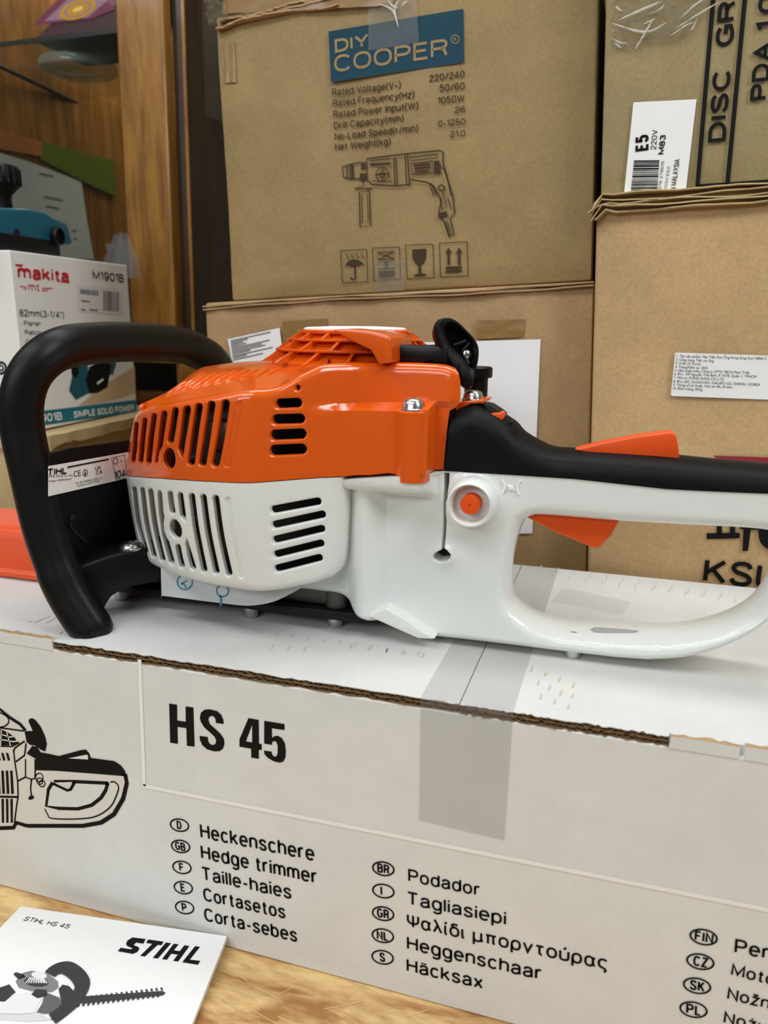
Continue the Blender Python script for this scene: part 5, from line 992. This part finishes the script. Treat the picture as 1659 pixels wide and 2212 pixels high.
ik = Ink(pn, .0003); ik.poly(q4([(552, 318), (885, 348), (882, 532), (560, 508)])); ik.build('barcode_patch', mat('barcode_patch_white', (226, 222, 222), .4), mk)
ik = Ink(pn, .0005); r = np.random.RandomState(4); x = 742
while x < 858:
    w = r.choice((3, 5, 8)); yy = 358 + (x - 740) * .1; ik.poly(q4([(x, yy), (x + w, yy), (x + w, yy + 142), (x, yy + 142)])); x += w + r.choice((3, 5, 7))
x = 575
while x < 702: w = r.choice((4, 7)); yy = 346 + (x - 575) * .1; ik.poly(q4([(x, yy), (x + w, yy), (x + w, yy + 36), (x, yy + 36)])); x += w + 4
for y0, l in ((430, 60), (492, 30), (494, 60)): ik.stroke(q4([(580 + (60 if l == 60 and y0 > 450 else 0), y0), (580 + l + (60 if l == 60 and y0 > 450 else 0), y0 + 6)]), .0018)
ik.build('barcode', mat('barcode_grey_ink', (70, 66, 68), .5), mk)
ik = Ink(pn, .0003); ik.poly(q4([(560, 1185), (640, 1120), (720, 1050), (800, 1000), (900, 940), (965, 900), (972, 1085), (860, 1130), (740, 1160)]), 3); ik.poly(q4([(490, 700), (620, 720), (640, 1090), (545, 1142), (495, 1075), (520, 960)]), 0, .0001); ik.poly(q4([(640, 905), (690, 880), (760, 868), (800, 890), (770, 1050), (700, 1090), (640, 1095), (615, 1000)]), 1, .0002)
ik.poly(q4([(760, 800), (835, 880), (810, 960), (770, 960)]), 0, .00015); ik.poly(q4([(695, 1015), (740, 985), (742, 1000), (698, 1032)]), 2, .0003); ik.poly(q4([(506, 880), (560, 870), (566, 950), (540, 985), (515, 960)]), 1, .0002)
ik.build('planer_picture', [M['tealplastic'], M['ink'], M['inkw'], mat('sand_print', (205, 178, 140), .45)], mk, label='printed picture of a planer')
ik = Ink(pf, .0004); e = q1((8, 912))[0]; ik.stroke(ellipse(e, 11, 12, 0, 28), .003, 0, True); ik.stroke(ellipse(e, 5, 5.5, 0, 16), .002, 0, True); ik.build('round_mark', M['ink'], mk)
# planer standing on the carton
pl = thing('electric_planer', lm(-.07, .06, ztop), 'teal electric planer with black knob standing on the glossy white carton', 'power tool')
pp2 = Plane(lm(-.03, .1, ztop), nm); Zk = lambda l: zm(l, 3.16, 0, 0)
def onpp(pts, lift=0): return [pp2.at(x, y, lift) for x, y in pts]
body = [(-80, 535), (-80, 440), (0, 448), (46, 450), (70, 451), (100, 459), (115, 470), (146, 482), (152, 500), (158, 528), (150, 532)]
MB().add(*g_prism(onpp(body), -nm * .075)).build('planer_body', M['tealplastic'], pl, 35, bevel=.004, seg=3)
bq = [lm(-.028, -.035, ztop + .0005), lm(-.028, .142, ztop + .0005), lm(-.112, .142, ztop + .0005), lm(-.112, -.035, ztop + .0005)]
hq = pp2.at(160, 528)[2]; MB().add(*g_hexa(bq + [np.array((q[0], q[1], hq)) for q in bq])).build('sole_plate', M['black'], pl, 35, bevel=.001)
kc_ = pp2.at(50, 450) - nm * .035; zz = lambda y: np.array((0, 0, (pp2.at(48, y) - nm * .035)[2])); kt, kb = zz(362)[2] + .004, zz(452)[2] - .006; hh = kt - kb
kn = MB().add(*g_lathe((kc_[0], kc_[1], kb), (0, 0, 1), [(.0165, 0), (.0155, hh * .35), (.017, hh * .42), (.027, hh * .58), (.0285, hh * .7), (.0285, hh * .9), (.026, hh * .97), (.018, hh)], 48))
for i in range(20):
    a = 2 * math.pi * i / 20; kn.add(*g_tube([(kc_[0] + .0283 * math.cos(a), kc_[1] + .0283 * math.sin(a), kb + hh * h) for h in (.60, .92)], .0016, 6))
kn.build('depth_knob', M['black'], pl, 40)
c = pp2.at(120, 511, .0005); MB().add(*g_lathe(c, nm, [(.0125, -.004), (.0125, .006), (.0105, .008), (.0102, .003), (.0002, .003)], 32)).build('side_cap', M['black'], pl, 40)
c = pp2.at(36, 503, .0002); MB().add(*g_lathe(c, nm, [(.0055, -.004), (.0055, .0004), (.0005, .0004)], 24)).build('locking_hole', M['deep'], pl)
MB().add(*g_prism(onpp([(-90, 470), (-60, 330), (-6, 350), (8, 395), (16, 440), (20, 470)], -.045), -nm * .03)).build('rear_handle', M['tealplastic'], pl, 35, bevel=.006, seg=3)
# ================================================================== DISPLAY CABINET
cb_ = thing('display_cabinet', (-.93, 1.1, .0005), 'honey-brown wooden display cabinet with glass front and shelves behind the white planer carton', 'cabinet')
def part(nm_, lo, hi, m, bev=0, lean=0.0):
    v, f = g_box(lo, hi); v = [(x + lean * (z - .5), y, z) for x, y, z in v]; return MB().add(v, f).build(nm_, m, cb_, bevel=bev)
LE = .022
part('post', (-.816, .72, .418), (-.731, .742, 1.35), M['cab'], .003, LE)
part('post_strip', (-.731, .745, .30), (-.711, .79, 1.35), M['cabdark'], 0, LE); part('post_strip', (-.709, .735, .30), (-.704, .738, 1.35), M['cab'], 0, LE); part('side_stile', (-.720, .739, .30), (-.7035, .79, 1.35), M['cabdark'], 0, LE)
part('bottom_rail', (-1.25, .722, .404), (-.728, .78, .418), M['cab'], .002); part('lower_stile', (-.738, .725, .30), (-.70, .78, .405), M['cab'], .002)
part('base_panel', (-1.25, .75, .0005), (-.70, 1.58, .352), M['cab']); part('niche_shade', (-1.2, .80, .352), (-.74, .805, .404), M['deep'])  # black panel behind the rail puts the niche's shade into its colour
part('inner_floor', (-1.25, .78, .404), (-.72, 1.56, .412), M['cabdark'])
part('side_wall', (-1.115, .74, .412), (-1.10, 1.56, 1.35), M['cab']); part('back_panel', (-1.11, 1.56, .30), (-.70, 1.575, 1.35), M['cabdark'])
wz = PX(405, 229, -.705)[2]
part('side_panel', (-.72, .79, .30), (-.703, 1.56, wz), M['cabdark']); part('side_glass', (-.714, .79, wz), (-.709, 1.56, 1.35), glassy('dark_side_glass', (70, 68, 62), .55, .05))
part('front_glass', (-1.10, .752, .419), (-.80, .755, 1.35), M['glass'])
part('glass_shelf', (-1.095, .765, .930), (-.725, 1.40, .936), glassy('shelf_glass', (70, 90, 86), .18, .03))
part('shelf_edge', (-1.095, .762, .9295), (-.80, .765, .9365), mat('shelf_edge_dark', (38, 44, 42), .3))
a, b = PZ(0, 143, .90), PZ(150, 215, .90); MB().add(*g_tube([a + (b - a) * -.1, b + (b - a) * .3], .004, 10)).build('shelf_rail', M['cabdark'], cb_)
cl = area('cabinet_fill', (-.92, 1.1, 1.33), (-.95, 1.1, .6), .25, .5, 4.0, (1, .88, .7))  # unseen fill light, added to brighten the cabinet interior
# what stands inside
xw = -1.0985; pw = Plane((xw, .9, .6), (1, 0, 0))
t_ = thing('wall_board', PX(120, 350, xw), 'orange and green strip board on the cabinet side wall above the pale poster', 'board')
MB().add(*g_prism([pw.at(*p) for p in ((-30, 276), (85, 306), (85, 338), (-30, 318))], (.006, 0, 0))).build('board_strip', mat('orange_brown_board', (176, 112, 58), .4), t_); MB().add(*g_prism([pw.at(*p) for p in ((85, 306), (245, 348), (245, 425), (175, 392), (85, 345))], (.006, 0, 0))).build('board_strip', mat('green_board', (98, 112, 26), .4), t_)
t_ = thing('poster', PX(100, 560, xw), 'pale green-white poster on the cabinet side wall behind the planer', 'poster')
MB().add(*g_prism([pw.at(*p) for p in ((-30, 322), (60, 350), (172, 392), (185, 480), (200, 560), (-30, 552))], (.004, 0, 0))).build('poster_sheet', mat('poster_paper', (196, 208, 196), .4, vary=.08, vscale=9), t_)
ik = Ink(Plane((xw + .004, .9, .6), (1, 0, 0)), .0004)
for x, y, l in ((85, 375, 30), (95, 425, 40), (98, 445, 30), (155, 498, 10), (158, 515, 8)): ik.stroke([(x, y), (x + l, y + l * .2)], .004)
ik.build('poster_print', M['grey_ink'], t_)
sz = .9365
b0, b1 = PZ(66, 58, sz), PZ(180, 136, sz)
t_ = thing('gift_box', (b0[0] + .08, b0[1] + .1, sz), 'purple gift box with a gold circular emblem on the glass shelf', 'box')
gy0, gy1 = max(.775, b0[1]), max(b1[1], b0[1] + .2); gx = PY(66, 58, gy0)[0]
MB().add(*g_hexa([(gx, gy0, sz + .0005), (gx + .17, gy0, sz + .0005), (gx + .17, gy1, sz + .0005), (gx, gy1, sz + .0005), (gx + .055, gy0 + .07, sz + .09), (gx + .20, gy0 + .07, sz + .09), (gx + .20, gy1, sz + .09), (gx + .055, gy1, sz + .09)])).build('box_body', mat('dark_plum_box', (58, 40, 52), .4), t_, bevel=.002)
fo = np.array((gx, gy0, sz)); fn = _n(np.cross((1, 0, 0), (0, .07, .09))); fn = fn if fn[1] < 0 else -fn; fpn = Plane(fo, fn)
ik = Ink(fpn, .001); ik.poly([(70, 55), (126, -2), (248, -2), (248, 20), (196, 41)], 0); ik.poly([(96, 46), (146, -2), (236, -2), (190, 38)], 1, .0003)
for rx, ry, kk in ((42, 20, 2), (31, 14, 1), (26, 12, 2), (12, 5, 3)): ik.poly(ellipse((168, 20), rx, ry, -.35, 36), kk, .0006 + .0002 * (45 - rx) / 10)
ik.build('emblem_print', [mat('plum_print', (112, 48, 84), .4), mat('lilac_print', (150, 122, 150), .3), mat('gold_print', (206, 160, 60), .35, .2), mat('pale_gold_print', (236, 206, 120), .3)], t_)
t_ = thing('glass_dish', (-.86, .95, .79), 'shallow clear dish glinting under the glass shelf beside the cabinet post', 'dish')
c = PY(170, 150, .86); ORG[t_] = np.array(c); t_.location = c
MB().add(*g_lathe(c, (0, 0, 1), [(.05, -.008), (.066, -.004), (.068, .006), (.066, .010), (.062, .008), (.05, 0), (.0005, 0)], 48)).build('dish_rim', glassy('dish_glass', (170, 200, 190), .35, .05), t_, 50)
MB().add(*g_box((-1.09, .86 - .07, c[2] - .014), (-.73, .86 + .12, c[2] - .009))).build('lower_glass_shelf', glassy('shelf_glass_two', (70, 90, 86), .12, .03), cb_)
# bagged goods behind the planer carton
t_ = thing('plastic_bag', lm(-.06, .31, .56), 'crumpled clear plastic bag behind the white planer carton by the cabinet post', 'bag')
bgv = [PY(x, y, .66) for x, y in ((222, 600), (224, 560), (232, 545), (228, 525), (238, 532), (246, 505), (252, 522), (258, 500), (268, 530), (276, 540), (283, 560), (286, 600))]; MB().add(*g_prism(bgv, (0, .02, 0))).build('bag_film', glassy('bag_film', (150, 170, 180), .2, .08, .8, 60), t_, 60)
# ================================================================== BOOKLET
bo = np.array((-.33, -.0012, .0125)); bn = _n((0, -.075, 1)); bk = Plane(bo, bn, (0, 1, 0)); ORGb = bk.at(250, 2100) * (1, 1, 0) + (0, 0, .001)
t_ = thing('instruction_booklet', ORGb, 'white stapled booklet with black STIHL lettering lying on the wood in front of the carton', 'booklet')
cv_ = [(45, 1958), (490, 2022), (415, 2212), (360, 2350), (-250, 2260)]
cq = [bk.at(*p) for p in cv_]
def sheet(off, th, inset): 
    c0 = sum(cq) / len(cq); P = [q + (c0 - q) * inset - bn * off for q in cq]; return g_prism(P, -bn * th)
MB().add(*sheet(0, .0005, 0)).build('cover', M['booklet'], t_); MB().add(*sheet(.0006, .0026, .004)).build('pages', mat('page_edges', (225, 222, 216), .6), t_); MB().add(*sheet(.0033, .0005, .002)).build('back_cover', M['booklet'], t_)
v3 = lambda l: zm(l, 2.9625, 0, 1900); v31 = lambda *l: [v3([p])[0] for p in l]
ik = Ink(bk, .0003)
def glyph(pts): ik.poly(v3(pts))
glyph([(847, 370), (932, 380), (917, 410), (870, 402), (855, 420), (880, 428), (893, 440), (880, 462), (850, 475), (754, 458), (772, 436), (838, 446), (850, 440), (815, 425), (806, 412), (815, 390)])
glyph([(948, 383), (1047, 397), (1033, 420), (1010, 417), (927, 492), (897, 487), (975, 411), (935, 405)])
glyph([(1062, 402), (1095, 407), (1010, 505), (978, 500)])
glyph([(1112, 410), (1143, 414), (1112, 452), (1150, 458), (1180, 420), (1212, 425), (1140, 524), (1108, 519), (1138, 480), (1096, 474), (1068, 513), (1037, 508)])
glyph([(1248, 426), (1280, 430), (1215, 512), (1282, 520), (1266, 545), (1166, 528)])
ik.text('STIHL HS 45', *v31((146, 263), (434, 316), (160, 236)), .13, slant=.12)
ik.build('logo_print', M['ink'], t_, label='black logo lettering')
ik = Ink(bk, .0004); P = lambda l, kk, lift=0: ik.poly(v3(l), kk, lift)
P([(-200, 700), (0, 690), (60, 670), (100, 720), (30, 780), (-200, 770)], 0); P([(85, 605), (100, 592), (150, 605), (165, 625), (120, 640)], 0, .0001)
P([(100, 650), (150, 595), (200, 583), (300, 600), (370, 650), (375, 690), (330, 720), (200, 712), (120, 690)], 1, .0001); P(ellipse((232, 655), 78, 30, .1, 30), 0, .0002); P(ellipse((250, 612), 50, 22, .12, 24), 3, .0003)
for i in range(9): x = 165 + i * 17; ik.stroke(v3([(230 + (x - 230) * .55, 632), (x, 668)]), .0009, 3, lift=.0004)
P([(-150, 800), (40, 790), (80, 735), (200, 715), (290, 740), (240, 800), (230, 850), (120, 860), (20, 855), (-150, 840)], 3, .0002); P([(200, 735), (230, 700), (300, 705), (300, 745), (240, 760)], 0, .0003)
P([(290, 720), (380, 755), (395, 790), (350, 850), (290, 858), (235, 848), (270, 790)], 2, .0003); P([(375, 700), (400, 672), (440, 680), (490, 730), (470, 790), (400, 860), (350, 900), (325, 895), (350, 850), (395, 790)], 0, .0003)
ik.stroke(v3([(320, 612), (350, 585), (390, 570), (435, 572), (490, 610), (525, 660), (525, 700), (500, 750), (460, 800), (400, 850), (335, 898)]), .0105, 0, sm=4, lift=.0005)
P([(500, 760), (560, 745), (1040, 712), (1060, 725), (1040, 740), (560, 790), (490, 790)], 0, .0003)
for i in range(17):
    s = i / 16; x = 520 + 510 * s; y1, y2 = 765 - 58 * s, 795 - 62 * s; P([(x, y1), (x - 4, y1 - 18), (x + 8, y1 - 16), (x + 14, y1)], 0, .0002); P([(x - 24, y2), (x - 26, y2 + 20), (x - 14, y2 + 18), (x - 6, y2 - 4)], 0, .0002)
P([(-100, 858), (130, 862), (250, 850), (330, 900), (200, 910), (-100, 890)], 4, -.00005)
ik.build('machine_picture', [mat('picture_dark', (52, 52, 52), .4), mat('picture_mid', (128, 128, 128), .4), mat('picture_grey', (96, 96, 96), .4), mat('picture_light', (228, 228, 228), .4), mat('picture_soft', (212, 212, 211), .4)], t_, label='printed grey picture of the machine')
# ------------------------------------------------------------------ pieces that belong to one part hang below it
def nest(root, child, part):
    kids = [o for o in root.children]
    ps_ = [o for o in kids if o.name.split('.')[0] == part]
    for o in kids:
        if o.name.split('.')[0] == child and ps_: o.parent = ps_[0]
for r_t, ch_, pt_ in ((ht, 'choke_symbol', 'handle_housing'), (ht, 'drain_recess_shade', 'handle_housing'), (ht, 'plate_print', 'rating_plate'), (ht, 'badge_print', 'cover_badge'), (ht, 'blue_print', 'transit_sheet'), (ht, 'screw_boss', 'engine_shroud'), (ht, 'cooling_rib', 'shroud_top'), (ht, 'rope_knot', 'starter_grip'), (ht, 'switch_mark', 'soft_grip'), (ht, 'guard_slot', 'hand_guard'), (ht, 'gearbox_lug', 'gearbox'), (mk, 'barcode', 'barcode_patch'), (mk, 'band_print', 'teal_band'), (diy, 'label_print', 'teal_label_print')): nest(r_t, ch_, pt_)
